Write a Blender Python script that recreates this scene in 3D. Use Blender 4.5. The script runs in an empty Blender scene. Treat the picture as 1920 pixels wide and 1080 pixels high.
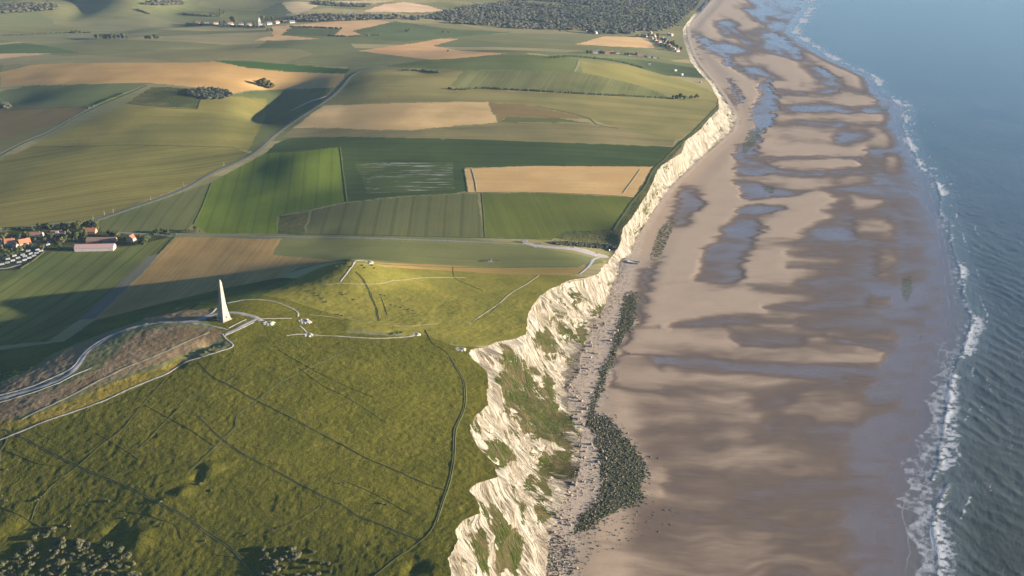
import bpy, math, random
import numpy as np
from mathutils import Vector
random.seed(7)
R = math.radians
scene = bpy.context.scene
COL = scene.collection

# ------------------------------------------------------------------ camera, sky, sun, exposure
F = 2000.0                                   # focal length in pixels of the 1920 wide frame
PITCH = R(21.8)
CAMZ = 580.0
HAZE = 0.000016
cam_data = bpy.data.cameras.new('camera')
cam_data.sensor_width = 36.0
cam_data.lens = F / 1920.0 * 36.0
cam_data.clip_start = 1.0
cam_data.clip_end = 60000.0
cam = bpy.data.objects.new('camera', cam_data)
COL.objects.link(cam)
cam.location = (0, 0, CAMZ)
cam.rotation_euler = (math.pi / 2 - PITCH, 0, 0)
scene.camera = cam

SUN_EL, SUN_AZ = R(9.2), R(96.0)            # azimuth clockwise from +Y: the sun stands over the sea, to the right
sun_vec = Vector((math.sin(SUN_AZ) * math.cos(SUN_EL), math.cos(SUN_AZ) * math.cos(SUN_EL), math.sin(SUN_EL)))
sd = bpy.data.lights.new('sun', 'SUN')
sd.energy = 4.8
sd.angle = R(0.5)
sd.color = (1.0, 0.88, 0.71)
sun = bpy.data.objects.new('sun', sd)
COL.objects.link(sun)
sun.rotation_euler = sun_vec.to_track_quat('Z', 'Y').to_euler()
sun.location = (800, 0, 900)

world = bpy.data.worlds.new('World')
scene.world = world
world.use_nodes = True
wn = world.node_tree
sky = wn.nodes.new('ShaderNodeTexSky')
sky.sky_type = 'NISHITA'
sky.sun_disc = False
sky.sun_elevation = SUN_EL
sky.sun_rotation = SUN_AZ
sky.altitude = 100
sky.air_density = 1.0
sky.dust_density = 0.0
sky.ozone_density = 4.6
bg = wn.nodes['Background']
bg.inputs['Strength'].default_value = 0.06
wn.links.new(sky.outputs[0], bg.inputs['Color'])

scene.view_settings.view_transform = 'Standard'
scene.view_settings.look = 'None'
scene.view_settings.gamma = 1.0
scene.view_settings.use_curve_mapping = False
scene.view_settings.exposure = 2.16
scene.render.engine = 'CYCLES'
scene.cycles.use_denoising = True
scene.cycles.max_bounces = 4
scene.cycles.diffuse_bounces = 2
scene.cycles.glossy_bounces = 2
scene.cycles.transmission_bounces = 1
scene.cycles.volume_bounces = 1

# ------------------------------------------------------------------ numeric helpers
def _hash(ix, iy, s):
    n = (ix.astype(np.int64) * 374761393 + iy.astype(np.int64) * 668265263 + s * 144269504) & 0xffffffff
    n = ((n ^ (n >> 13)) * 1274126177) & 0xffffffff
    n = ((n ^ (n >> 15)) * 2246822519) & 0xffffffff
    return ((n ^ (n >> 16)) & 0xffff) / 65535.0

def vnoise(x, y, s=0):
    x = np.asarray(x, float); y = np.asarray(y, float)
    ix = np.floor(x); iy = np.floor(y)
    fx = x - ix; fy = y - iy
    fx = fx * fx * fx * (fx * (fx * 6 - 15) + 10); fy = fy * fy * fy * (fy * (fy * 6 - 15) + 10)
    a = _hash(ix, iy, s); b = _hash(ix + 1, iy, s); c = _hash(ix, iy + 1, s); d = _hash(ix + 1, iy + 1, s)
    return (a + (b - a) * fx) * (1 - fy) + (c + (d - c) * fx) * fy

def fbm(x, y, s=0, octs=4, gain=0.5):
    """about -1..1"""
    t = 0; amp = 1.0; tot = 0
    for i in range(octs):
        t = t + amp * (vnoise(x, y, s + i * 17) * 2 - 1); tot += amp
        x = x * 2.03 + 11.7; y = y * 2.03 - 5.3; amp *= gain
    return t / tot

def sstep(a, b, x):
    t = np.clip((x - a) / (b - a), 0, 1)
    return t * t * (3 - 2 * t)

CP, SP = math.cos(PITCH), math.sin(PITCH)
def project(x, y, z):
    dz = z - CAMZ
    depth = y * CP - dz * SP
    up = y * SP + dz * CP
    return 960 + F * x / depth, 540 - F * up / depth, depth

def ray(u, v):
    a = (np.asarray(u, float) - 960) / F; b = (540 - np.asarray(v, float)) / F
    return a, CP + b * SP, -SP + b * CP

def unproj_z(u, v, z):
    dx, dy, dz = ray(u, v)
    t = (z - CAMZ) / dz
    return dx * t, dy * t

def sdf(px, py, poly):
    """signed distance to a closed polygon, negative inside"""
    P = np.asarray(poly, float)
    d2 = np.full(px.shape, 1e18); inside = np.zeros(px.shape, bool)
    for i in range(len(P)):
        ax, ay = P[i - 1]; bx, by = P[i]
        ex, ey = bx - ax, by - ay
        L = ex * ex + ey * ey + 1e-12
        t = np.clip(((px - ax) * ex + (py - ay) * ey) / L, 0, 1)
        d2 = np.minimum(d2, (px - ax - t * ex) ** 2 + (py - ay - t * ey) ** 2)
        c = (ay > py) != (by > py)
        if abs(ey) > 1e-12:
            inside ^= c & (px < ax + (py - ay) / ey * ex)
    d = np.sqrt(d2)
    return np.where(inside, -d, d)

def dline(px, py, pts):
    P = np.asarray(pts, float)
    d2 = np.full(px.shape, 1e18)
    for i in range(1, len(P)):
        ax, ay = P[i - 1]; bx, by = P[i]
        ex, ey = bx - ax, by - ay
        t = np.clip(((px - ax) * ex + (py - ay) * ey) / (ex * ex + ey * ey + 1e-12), 0, 1)
        d2 = np.minimum(d2, (px - ax - t * ex) ** 2 + (py - ay - t * ey) ** 2)
    return np.sqrt(d2)

def inpoly(px, py, P):
    ins = np.zeros(px.shape, bool)
    for i in range(len(P)):
        ax, ay = P[i - 1]; bx, by = P[i]
        if ay == by: continue
        c = (ay > py) != (by > py)
        ins ^= c & (px < ax + (py - ay) / (by - ay) * (bx - ax))
    return ins

# ------------------------------------------------------------------ the relief: heights guessed from contours and shading (u, v read off the photograph, metres above the sea)
HP = """
0,1080,84 200,1080,90 420,1080,96 640,1080,103 830,1080,108 0,950,97 300,950,107 600,950,110 850,950,107 0,820,110 300,820,117 600,820,114 880,820,104
150,740,119 300,700,124 430,650,128 420,600,131 500,600,128 570,620,123 700,640,117 850,660,106 700,750,114 880,700,103
0,715,112 100,662,117 200,622,121 300,592,126 400,578,129 470,567,126
0,640,66 100,600,56 0,590,51 200,580,56 300,560,60 380,545,64 450,537,74
660,488,124 600,503,110 560,520,103 640,520,116 720,520,108 700,500,116 560,560,115 640,570,110 740,570,101 850,570,92 950,560,80 960,610,88 1000,560,76 850,530,82 950,525,68 1050,520,56 1080,507,48
680,472,52 800,488,50 900,494,46 1000,490,42 1090,485,36 600,474,50 500,475,49 560,490,60 400,490,47 300,500,44 200,500,42 100,530,43 0,530,42 0,480,40 150,470,40 280,450,40 400,443,42 600,443,46 800,450,44 1000,458,36 1100,470,26 1130,482,20 1150,474,17
1160,445,36 1180,400,44 1200,360,48 1225,315,50 1265,275,50 1300,245,50 1340,200,46 1345,180,40 1330,155,34 1300,130,25 1285,100,14 1280,70,8 1300,20,5
900,400,52 1100,400,48 700,410,56 600,420,52 450,420,44 300,400,46 200,405,44 1000,335,58 1150,335,52 800,335,62 700,340,62 640,330,60 600,310,66 560,300,69 520,300,64 480,320,55 560,340,60 500,380,48 420,370,46
900,275,68 1100,270,62 1200,270,55 750,265,72 640,260,72 560,255,68 750,220,86 900,210,84 1050,220,76 1200,220,64 1280,220,56 650,210,86 850,180,96 1000,180,90 1150,185,76 1280,185,54 700,150,108 800,145,112 900,140,110 1000,140,106 850,120,118 950,110,120 1060,110,112 1100,128,98 1200,150,72 1280,165,52
1200,118,52 1260,132,40 1150,104,66 1100,94,58 1200,95,36 1000,95,74
690,128,110 500,215,68 560,215,82 430,230,80 300,230,82 150,260,72 0,280,64 240,340,56 0,350,54 400,300,62 0,420,44 150,380,48
100,140,104 300,140,112 450,145,102 560,150,94 620,150,100 0,190,76 150,180,92 280,175,96 380,175,96 0,150,92 300,110,112 500,120,108
300,95,90 600,100,94 100,90,84 0,100,86 200,72,72 400,72,78 600,80,88 700,85,86 850,85,76 800,60,68 1000,75,54 1150,80,36 1230,60,18 1000,40,38 1200,20,22 800,20,58 400,45,60 600,45,72 200,47,58
200,25,76 60,25,82 400,20,74 600,10,86 0,5,108 200,5,100 420,0,98 700,5,76 900,5,40 1200,5,16
"""
cp = np.array([[float(a) for a in t.split(',')] for t in HP.split()])
cx, cy = unproj_z(cp[:, 0], cp[:, 1], cp[:, 2])
ctrl = np.stack([cx, cy, cp[:, 2]], 1)
extra = [(-2400, 6000, 110), (0, 6000, 70), (1200, 6000, 10), (-3600, 5000, 110), (0, 8000, 50), (-4500, 2500, 80), (-2500, 1000, 60), (-1500, 300, 70), (-700, 300, 70), (-200, 350, 95), (0, 350, 100),
         (300, 350, 90), (300, 700, 95), (300, 1000, 85), (420, 1200, 60), (450, 1450, 22), (600, 1700, 45), (900, 2100, 50), (1100, 2700, 40), (1200, 3400, 12), (1300, 4200, 6), (-1100, 800, 55), (-1100, 1200, 45), (-1500, 1700, 50), (-2200, 2600, 70), (-2400, 3600, 80), (-2000, 4200, 85), (-6000, 6000, 100), (-6000, 0, 60), (3000, 8000, 5), (0, -1500, 80)]
ctrl = np.vstack([ctrl, np.array(extra, float)])
S = 1000.0
def _tps_k(d2):
    return 0.5 * d2 * np.log(d2 + 1e-9)
N = len(ctrl)
XY = ctrl[:, :2] / S
A = _tps_k(((XY[:, None, :] - XY[None, :, :]) ** 2).sum(2)) + np.eye(N) * 2e-4
Pm = np.hstack([np.ones((N, 1)), XY])
M = np.block([[A, Pm], [Pm.T, np.zeros((3, 3))]])
W = np.linalg.solve(M, np.concatenate([ctrl[:, 2], np.zeros(3)]))

# local swells and hollows, invented to shape light and shade: u, v, z there, radius x, radius y (m), height (m)
BUMPS = [(515, 205, 72, 62, 190, -13), (440, 200, 80, 60, 150, 5), (590, 190, 84, 40, 140, 4), (840, 243, 72, 110, 40, -5), (1000, 205, 80, 120, 60, 4), (150, 330, 56, 120, 130, 4), (330, 340, 52, 90, 120, -4), (250, 225, 76, 100, 120, 4), (850, 400, 52, 120, 90, 3), (1080, 395, 48, 90, 90, -2.5), (700, 160, 106, 90, 90, 4), (930, 150, 106, 110, 90, -5), (1150, 140, 80, 90, 90, 5), (560, 95, 92, 160, 110, 6), (420, 88, 86, 120, 90, -6), (820, 92, 78, 130, 120, -5), (300, 60, 66, 120, 110, 7), (130, 75, 76, 120, 110, -6), (30, 185, 80, 70, 60, -6), (500, 152, 100, 40, 45, -8), (790, 136, 112, 60, 40, -6), (800, 250, 76, 90, 30, 3),
         (1240, 125, 50, 110, 120, -10), (258, 14, 80, 120, 130, 58), (150, 22, 80, 60, 90, -12), (330, 38, 70, 110, 60, -8), (380, 27, 70, 80, 40, 10), (480, 30, 74, 90, 60, -10), (560, 8, 84, 110, 90, 14), (60, 18, 84, 130, 60, 12)]
_b = []
for (u, v, z, rx, ry, h) in BUMPS:
    bx, by = unproj_z(u, v, z); _b.append((float(bx), float(by), rx, ry, h))

def H0(x, y):
    """smooth relief of the land"""
    x = np.asarray(x, float); y = np.asarray(y, float)
    shp = x.shape; xf = x.ravel(); yf = y.ravel()
    out = np.empty(xf.shape)
    for i in range(0, len(xf), 40000):
        a = np.clip(xf[i:i + 40000], -7000, 3500) / S; b = np.clip(yf[i:i + 40000], -1500, 8500) / S
        d2 = (a[:, None] - XY[None, :, 0]) ** 2 + (b[:, None] - XY[None, :, 1]) ** 2
        out[i:i + 40000] = _tps_k(d2) @ W[:N] + W[N] + W[N + 1] * a + W[N + 2] * b
    for (bx, by, rx, ry, h) in _b:
        out += h * np.exp(-((xf - bx) / rx) ** 2 - ((yf - by) / ry) ** 2)
    out += 2.0 * fbm(xf / 190, yf / 190, 3, 3) * sstep(500, 1500, np.hypot(xf, yf))  # invented undulation that varies light and shade over the fields
    return np.maximum(out, 3.0).reshape(shp)

# rough tussocks and hollows of the headland
MOUNDS = [(400, 893, 107, 9, 9, 2.2), (262, 1015, 98, 9, 10, 2.4), (345, 935, 104, 7, 6, 1.8), (10, 985, 92, 12, 10, 2.5), (215, 1000, 97, 6, 8, -2.5), (372, 905, 107, 5, 6, -2), (780, 1065, 107, 8, 8, -2.5), (470, 640, 126, 12, 12, -1.0), (395, 650, 126, 10, 8, -4), (350, 672, 124, 14, 8, -3.0), (330, 690, 122, 10, 8, -2.5), (735, 622, 112, 8, 5, -1.5)]
_m = []
for (u, v, z, rx, ry, h) in MOUNDS:
    bx, by = unproj_z(u, v, z); _m.append((float(bx), float(by), rx, ry, h))
def H(x, y):
    x = np.asarray(x, float); y = np.asarray(y, float)
    z = H0(x, y)
    for (bx, by, rx, ry, h) in _m:
        z = z + h * np.exp(-((x - bx) / rx) ** 2 - ((y - by) / ry) ** 2)
    k = 1 - sstep(1150, 1400, y + 0.25 * np.abs(x))
    near = k * (y > 300)
    z = z + near * (0.45 * fbm(x / 20, y / 20, 41, 3) + 0.34 * fbm(x / 4.2, y / 4.2, 43, 3))
    return z

def unproj(u, v):
    """where the view ray through (u, v) meets the land"""
    u = np.atleast_1d(np.asarray(u, float)); v = np.atleast_1d(np.asarray(v, float))
    dx, dy, dz = ray(u, v)
    t0 = (140 - CAMZ) / dz; t1 = (-1 - CAMZ) / dz
    K = 48
    lo = t0.copy(); hi = t1.copy(); done = np.zeros(len(u), bool)
    prev = t0.copy()
    for k in range(1, K + 1):
        t = t0 + (t1 - t0) * k / K
        hit = (~done) & (CAMZ + dz * t < H0(dx * t, dy * t))
        lo[hit] = prev[hit]; hi[hit] = t[hit]; done |= hit
        prev = t
    for k in range(12):
        m = (lo + hi) / 2
        below = CAMZ + dz * m < H0(dx * m, dy * m)
        hi = np.where(below, m, hi); lo = np.where(below, lo, m)
    t = (lo + hi) / 2
    return dx * t, dy * t

def dense(pts, step=12.0, closed=True):
    P = list(pts); out = []
    n = len(P) if closed else len(P) - 1
    for i in range(n):
        a = P[i]; b = P[(i + 1) % len(P)]
        k = max(1, int(math.hypot(b[0] - a[0], b[1] - a[1]) / step))
        for j in range(k):
            f = j / k; out.append((a[0] + (b[0] - a[0]) * f, a[1] + (b[1] - a[1]) * f))
    if not closed: out.append(P[-1])
    return np.array(out, float)

def P(s, ox=0, oy=0, k=1.0):
    """'x,y x,y' read in an enlarged crop -> photograph pixels"""
    return [(ox + float(a.split(',')[0]) / k, oy + float(a.split(',')[1]) / k) for a in s.split()]

# ------------------------------------------------------------------ the coast: cliff edge, cliff foot, water line, breakers
EDGE = P("845,1200 840,1120 844,1080 840,1047 860,1012 854,994 872,972 902,962 900,948 880,920 895,906 934,894 922,866 899,841 880,808 888,782 914,761 915,726 916,708 909,690 879,668 879,656 915,649 933,641 962,636 985,628 990,607 989,590 995,578 1013,554 1033,542 1066,526 1098,521 1122,513 1131,498 1146,482 1161,462 1170,425 1189,404 1204,385 1216,361 1228,330 1238,312 1256,300 1277,288 1287,263 1314,242 1326,226 1348,205 1347,187 1341,176 1332,157 1310,135 1295,115 1288,95 1282,75 1280,55 1290,40 1305,22 1318,8 1335,-15")
FOOT = P("1020,1250 1022,1080 1028,1040 1030,1005 1038,990 1045,960 1060,925 1082,897 1090,855 1088,822 1075,790 1066,764 1064,726 1085,699 1088,670 1104,634 1116,607 1134,575 1146,545 1161,510 1168,489 1183,477 1195,444 1219,407 1247,364 1271,337 1296,315 1314,297 1345,272 1375,245 1381,220 1372,205 1357,180 1348,168 1335,150 1318,130 1305,112 1297,95 1290,75 1288,55 1300,38 1318,20 1330,5 1350,-15")
WATER = P("1690,1250 1690,1080 1688,1040 1690,990 1672,960 1686,900 1694,850 1715,800 1725,740 1742,680 1762,620 1768,560 1762,500 1752,440 1738,400 1722,350 1703,300 1687,265 1673,240 1673,217 1687,200 1637,173 1623,143 1553,113 1513,90 1470,60 1500,20 1507,0 1515,-15")
BREAK = P("1753,1250 1753,1075 1757,1043 1747,1015 1747,987 1753,953 1776,907 1743,903 1757,870 1757,843 1767,817 1767,800 1770,767 1777,727 1787,687 1807,650 1813,627 1820,600 1800,550 1803,537 1797,510 1787,477 1780,450 1777,420 1760,400 1760,367 1752,337 1723,313 1702,270 1690,235 1700,205 1650,173 1635,143 1565,113 1525,88 1485,60 1512,20 1518,0 1526,-15")
def coast(pts, z=None, step=6):
    d = dense(pts, step, False)
    x, y = unproj(d[:, 0], d[:, 1]) if z is None else unproj_z(d[:, 0], d[:, 1], z)
    o = np.maximum.accumulate(y + np.arange(len(y)) * 1e-4)
    return o, x
ye, xe_ = coast(EDGE)
yf, xf_ = coast(FOOT, 6.0)
yw, xw_ = coast(WATER, 0.0)
yb, xb_ = coast(BREAK, 0.0)
def x_foot(y):
    y = np.asarray(y, float)
    return np.interp(y, yf, xf_) + 1.2 * fbm(y / 9, y * 0, 5, 3)
def x_edge(y):
    y = np.asarray(y, float)
    e = np.interp(y, ye, xe_) + 2.6 * fbm(y / 9, y * 0 + 3.3, 6, 4)
    return np.minimum(e, x_foot(y) - 8)
def x_water(y):
    y = np.asarray(y, float)
    return np.interp(y, yw, xw_)
def x_break(y):
    y = np.asarray(y, float)
    return np.interp(y, yb, xb_)
def zbeach(x, y):
    xf = x_foot(y); xw = x_water(y)
    n = (x - xf) / (xw - xf)
    z = np.where(n < 1, 6.15 * (1 - n) ** 1.6, -0.03 * (x - xw))
    w = sstep(0.03, 0.15, n) * sstep(1.1, 0.85, n)
    return z + w * (0.28 * fbm(x / 60, y / 26, 51, 3) + 0.03 * fbm(x / 6, y / 6, 52, 2))

# ------------------------------------------------------------------ rows of the ground, closer together towards the camera
vs = np.linspace(1225, -38, 665)
rows_in = unproj_z(np.zeros_like(vs), vs, 50.0)[1]
rows = np.concatenate([np.array([-3000, -1500, -600, 0, 250, 420, 520, 580]), rows_in, rows_in[-1] + np.cumsum(60 * 1.38 ** np.arange(14))])
NR = len(rows)
XE, XF, XW = x_edge(rows), x_foot(rows), x_water(rows)

def mesh_obj(name, co, faces, mat=None, smooth=True, kind=None, parent=None, attrs=None):
    me = bpy.data.meshes.new(name)
    co = np.ascontiguousarray(co, dtype=np.float32); faces = np.ascontiguousarray(faces, dtype=np.int32)
    k = faces.shape[1]
    me.vertices.add(len(co)); me.vertices.foreach_set('co', co.ravel())
    me.loops.add(faces.size); me.loops.foreach_set('vertex_index', faces.ravel())
    me.polygons.add(len(faces)); me.polygons.foreach_set('loop_start', np.arange(0, faces.size, k, dtype=np.int32))
    me.polygons.foreach_set('use_smooth', np.full(len(faces), smooth, dtype=bool))
    if attrs:
        for an, av in attrs.items():
            at = me.attributes.new(an, 'FLOAT', 'POINT'); at.data.foreach_set('value', np.ascontiguousarray(av, dtype=np.float32).ravel())
    me.update(calc_edges=True)
    if mat: me.materials.append(mat)
    o = bpy.data.objects.new(name, me)
    COL.objects.link(o)
    if kind: o['kind'] = kind
    if parent: o.parent = parent
    return o

def grid_faces(nr, nc):
    i = np.arange(nr - 1)[:, None] * nc + np.arange(nc - 1)[None, :]
    i = i.ravel()
    return np.stack([i, i + 1, i + 1 + nc, i + nc], 1)

# ------------------------------------------------------------------ material helpers
class NT:
    def __init__(self, name):
        self.m = bpy.data.materials.new(name); self.m.use_nodes = True
        self.t = self.m.node_tree; self.t.nodes.clear()
        self.out = self.n('ShaderNodeOutputMaterial')
        self.pos = self.n('ShaderNodeNewGeometry').outputs['Position']
    def n(self, t, **kw):
        nd = self.t.nodes.new(t)
        for k, v in kw.items(): setattr(nd, k, v)
        return nd
    def l(self, a, b): self.t.links.new(a, b)
    def put(self, sock, v):
        if v is None: return
        if hasattr(v, 'is_output'): self.l(v, sock)
        elif isinstance(v, (tuple, list)) and len(v) == 3 and sock.type == 'RGBA': sock.default_value = (*v, 1)
        else: sock.default_value = v
    def math(self, op, a, b=0.0, c=0.0, clamp=False):
        nd = self.n('ShaderNodeMath', operation=op, use_clamp=clamp)
        self.put(nd.inputs[0], a); self.put(nd.inputs[1], b); self.put(nd.inputs[2], c)
        return nd.outputs[0]
    def vmath(self, op, a, b=(0, 0, 0)):
        nd = self.n('ShaderNodeVectorMath', operation=op)
        self.put(nd.inputs[0], a); self.put(nd.inputs[1], b)
        return nd.outputs[0]
    def scale(self, s, v=None):
        return self.vmath('MULTIPLY', v or self.pos, s)
    def rot(self, ang, s):
        """position turned by ang about z, then scaled by s"""
        nd = self.n('ShaderNodeVectorRotate', rotation_type='Z_AXIS'); self.l(self.pos, nd.inputs['Vector']); nd.inputs['Angle'].default_value = ang
        return self.vmath('MULTIPLY', nd.outputs[0], s)
    def noise(self, vec, detail=3, rough=0.5, dist=0.0, scale=1.0):
        nd = self.n('ShaderNodeTexNoise'); self.l(vec, nd.inputs['Vector'])
        nd.inputs['Scale'].default_value = scale; nd.inputs['Detail'].default_value = detail
        nd.inputs['Roughness'].default_value = rough; nd.inputs['Distortion'].default_value = dist
        return nd.outputs['Fac']
    def mr(self, v, a, b, c=0.0, d=1.0, smooth=True):
        nd = self.n('ShaderNodeMapRange', interpolation_type='SMOOTHSTEP' if smooth else 'LINEAR')
        self.put(nd.inputs[0], v)
        for i, q in enumerate((a, b, c, d)): nd.inputs[1 + i].default_value = q
        return nd.outputs[0]
    def mix(self, f, a, b, op='MIX'):
        nd = self.n('ShaderNodeMix', data_type='RGBA', blend_type=op)
        self.put(nd.inputs[0], f); self.put(nd.inputs[6], a); self.put(nd.inputs[7], b)
        return nd.outputs[2]
    def vary(self, col, f, amt):
        """col * (1 + amt * (f - 0.5) * 2)"""
        k = self.math('MULTIPLY_ADD', f, 2 * amt, 1 - amt)
        cb = self.n('ShaderNodeCombineXYZ')
        for i in range(3): self.l(k, cb.inputs[i])
        return self.vmath('MULTIPLY', col, cb.outputs[0])
    def attr(self, name):
        nd = self.n('ShaderNodeAttribute', attribute_type='GEOMETRY', attribute_name=name); return nd.outputs['Fac']
    def bump(self, h, dist, strength=1.0):
        nd = self.n('ShaderNodeBump'); self.l(h, nd.inputs['Height']); nd.inputs['Distance'].default_value = dist; nd.inputs['Strength'].default_value = strength
        return nd.outputs[0]
    def diffuse(self, col, normal=None):
        nd = self.n('ShaderNodeBsdfDiffuse'); self.put(nd.inputs['Color'], col)
        if normal is not None: self.l(normal, nd.inputs['Normal'])
        self.l(nd.outputs[0], self.out.inputs['Surface']); return self.m
    def principled(self, col, rough=0.8, spec=0.3, normal=None, **kw):
        nd = self.n('ShaderNodeBsdfPrincipled'); self.put(nd.inputs['Base Color'], col); self.put(nd.inputs['Roughness'], rough); self.put(nd.inputs['Specular IOR Level'], spec)
        for k, v in kw.items(): self.put(nd.inputs[k], v)
        if normal is not None: self.l(normal, nd.inputs['Normal'])
        self.l(nd.outputs[0], self.out.inputs['Surface']); return self.m

def plain(name, col, var=0.15, sc=1.0, rough=0.8, spec=0.2):
    t = NT(name); n = t.noise(t.scale((sc, sc, sc)), 3)
    return t.principled(t.vary(t.mix(0.0, col, col), n, var), rough, spec)

def sRGB(r, g, b, k=1.0):
    f = lambda c: (c / 255 / 12.92 if c / 255 <= 0.04045 else ((c / 255 + 0.055) / 1.055) ** 2.4)
    return (f(r) / k, f(g) / k, f(b) / k)

# ------------------------------------------------------------------ the land: one sheet cut along the field boundaries
K = 1.5                                       # what sunlit level ground gains over its base colour at this exposure
GREEN_A, GREEN_B = sRGB(112, 122, 58, K), sRGB(92, 104, 50, K)

def crop(name, c1, c2, direction=(1, 0), width=3.0, streak=0.22, tram=0.0, blotch=170.0, fine=0.25, fsc=0.35, bump=0.0, patch=None, tramk=0.35):
    """base colour of a crop: two tones in broad blotches, drilling rows, wheel tracks, fine mottling"""
    t = NT(name)
    ang = math.atan2(direction[1], direction[0])
    f1 = t.mr(t.noise(t.scale((1 / blotch,) * 3), 4, 0.55), 0.38, 0.62)
    col = t.mix(f1, c1, c2)
    if patch:
        f = t.mr(t.noise(t.rot(-ang, (1 / patch[1], 1 / patch[2], 1)), 4, 0.6), patch[3], patch[4])
        col = t.mix(f, col, patch[0])
    row = t.noise(t.rot(-ang, (1 / (width * 45), 1 / width, 0.01)), 3, 0.6)
    col = t.vary(col, row, streak)
    wide = t.noise(t.rot(-ang, (1 / (width * 160), 1 / (width * 7), 0.01)), 2, 0.5)
    col = t.vary(col, wide, streak * 0.9)
    if tram:
        sp = t.n('ShaderNodeSeparateXYZ'); t.l(t.rot(-ang, (1, 1 / tram, 1)), sp.inputs[0])
        fr = t.math('FRACT', sp.outputs[1])
        d = t.math('ABSOLUTE', t.math('SUBTRACT', fr, 0.5))
        d = t.math('ABSOLUTE', t.math('SUBTRACT', d, 0.05))
        k = t.mr(d, 0.015, 0.05, tramk, 0.0)
        col = t.mix(k, col, (c2[0] * 0.35, c2[1] * 0.4, c2[2] * 0.35))
    fn = t.noise(t.scale((fsc,) * 3), 4, 0.65)
    col = t.vary(col, fn, fine)
    nrm = t.bump(t.math('ADD', fn, t.math('MULTIPLY', row, 0.8)), bump) if bump else None
    return t.diffuse(col, nrm)

def rough_grass(name, c1, c2, dry, dark, bump=1.0):
    """unmown downland: tussocks, straw coloured and dark patches"""
    t = NT(name)
    a = t.noise(t.scale((1 / 60.0,) * 3), 5, 0.6)
    col = t.mix(t.mr(a, 0.36, 0.64), c1, c2)
    b = t.noise(t.scale((1 / 24.0,) * 3), 5, 0.68, 0.6)
    col = t.mix(t.mr(b, 0.54, 0.78, 0, 0.5), col, dry)
    c = t.noise(t.scale((1 / 7.0,) * 3), 5, 0.75)
    col = t.mix(t.mr(c, 0.56, 0.74, 0, 0.6), col, dark)
    fn = t.noise(t.scale((0.75,) * 3), 5, 0.75)
    col = t.vary(col, fn, 0.62)
    f2 = t.noise(t.scale((0.16, 0.16, 0.16)), 4, 0.7)
    col = t.vary(col, f2, 0.35)
    h = t.math('ADD', t.math('MULTIPLY', fn, 0.5), t.math('MULTIPLY', f2, 1.6))
    return t.diffuse(col, t.bump(h, bump))

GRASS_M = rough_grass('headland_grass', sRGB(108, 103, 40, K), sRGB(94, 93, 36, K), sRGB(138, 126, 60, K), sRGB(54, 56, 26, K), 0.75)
LITGRASS_M = rough_grass('sun_toned_grass', sRGB(136, 128, 58, K), sRGB(118, 114, 52, K), sRGB(160, 138, 70, K), sRGB(80, 80, 42, K), 0.35)  # paler copy of the headland grass: sunlight on the down put into the colour
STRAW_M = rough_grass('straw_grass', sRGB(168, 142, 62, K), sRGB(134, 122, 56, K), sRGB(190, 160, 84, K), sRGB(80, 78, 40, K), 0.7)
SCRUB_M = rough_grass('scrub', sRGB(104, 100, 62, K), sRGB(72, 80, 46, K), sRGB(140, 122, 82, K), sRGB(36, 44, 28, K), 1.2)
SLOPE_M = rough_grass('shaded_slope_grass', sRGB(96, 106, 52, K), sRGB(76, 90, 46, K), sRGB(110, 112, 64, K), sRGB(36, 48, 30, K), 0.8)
BARE_M = rough_grass('bare_chalky_soil', sRGB(150, 128, 98, K), sRGB(126, 106, 78, K), sRGB(176, 156, 126, K), sRGB(90, 82, 50, K), 0.5)

def base_ground():
    """the fields in between: a patchwork of tones, each patch flat"""
    t = NT('farmland')
    vo = t.n('ShaderNodeTexVoronoi', feature='F1'); vo.inputs['Scale'].default_value = 1.0
    w = t.vmath('ADD', t.scale((1 / 420.0, 1 / 260.0, 0)), t.scale((0.0, 0.0006, 0)))
    t.l(w, vo.inputs['Vector'])
    sp = t.n('ShaderNodeSeparateColor'); t.l(vo.outputs['Color'], sp.inputs[0])
    cr = t.n('ShaderNodeValToRGB'); t.l(sp.outputs[0], cr.inputs[0]); cr.color_ramp.interpolation = 'CONSTANT'
    tones = [sRGB(138, 130, 88, K), sRGB(124, 122, 82, K), sRGB(150, 139, 98, K), sRGB(116, 118, 80, K), sRGB(160, 147, 104, K), sRGB(130, 127, 90, K)]
    el = cr.color_ramp.elements
    while len(el) < len(tones): el.new(0.5)
    for i, c in enumerate(tones): el[i].position = i / len(tones); el[i].color = (*c, 1)
    col = t.vary(cr.outputs[0], t.noise(t.scale((1 / 200.0,) * 3), 4), 0.22)
    col = t.vary(col, t.noise(t.rot(0.12, (1 / 400.0, 1 / 14.0, 0.01)), 3, 0.6), 0.3)
    col = t.vary(col, t.noise(t.scale((0.15,) * 3), 4, 0.65), 0.2)
    return t.diffuse(col)
GROUND_M = base_ground()

def plan_dir(a, b):
    x, y = unproj([a[0], b[0]], [a[1], b[1]])
    return (float(x[1] - x[0]), float(y[1] - y[0]))

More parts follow.
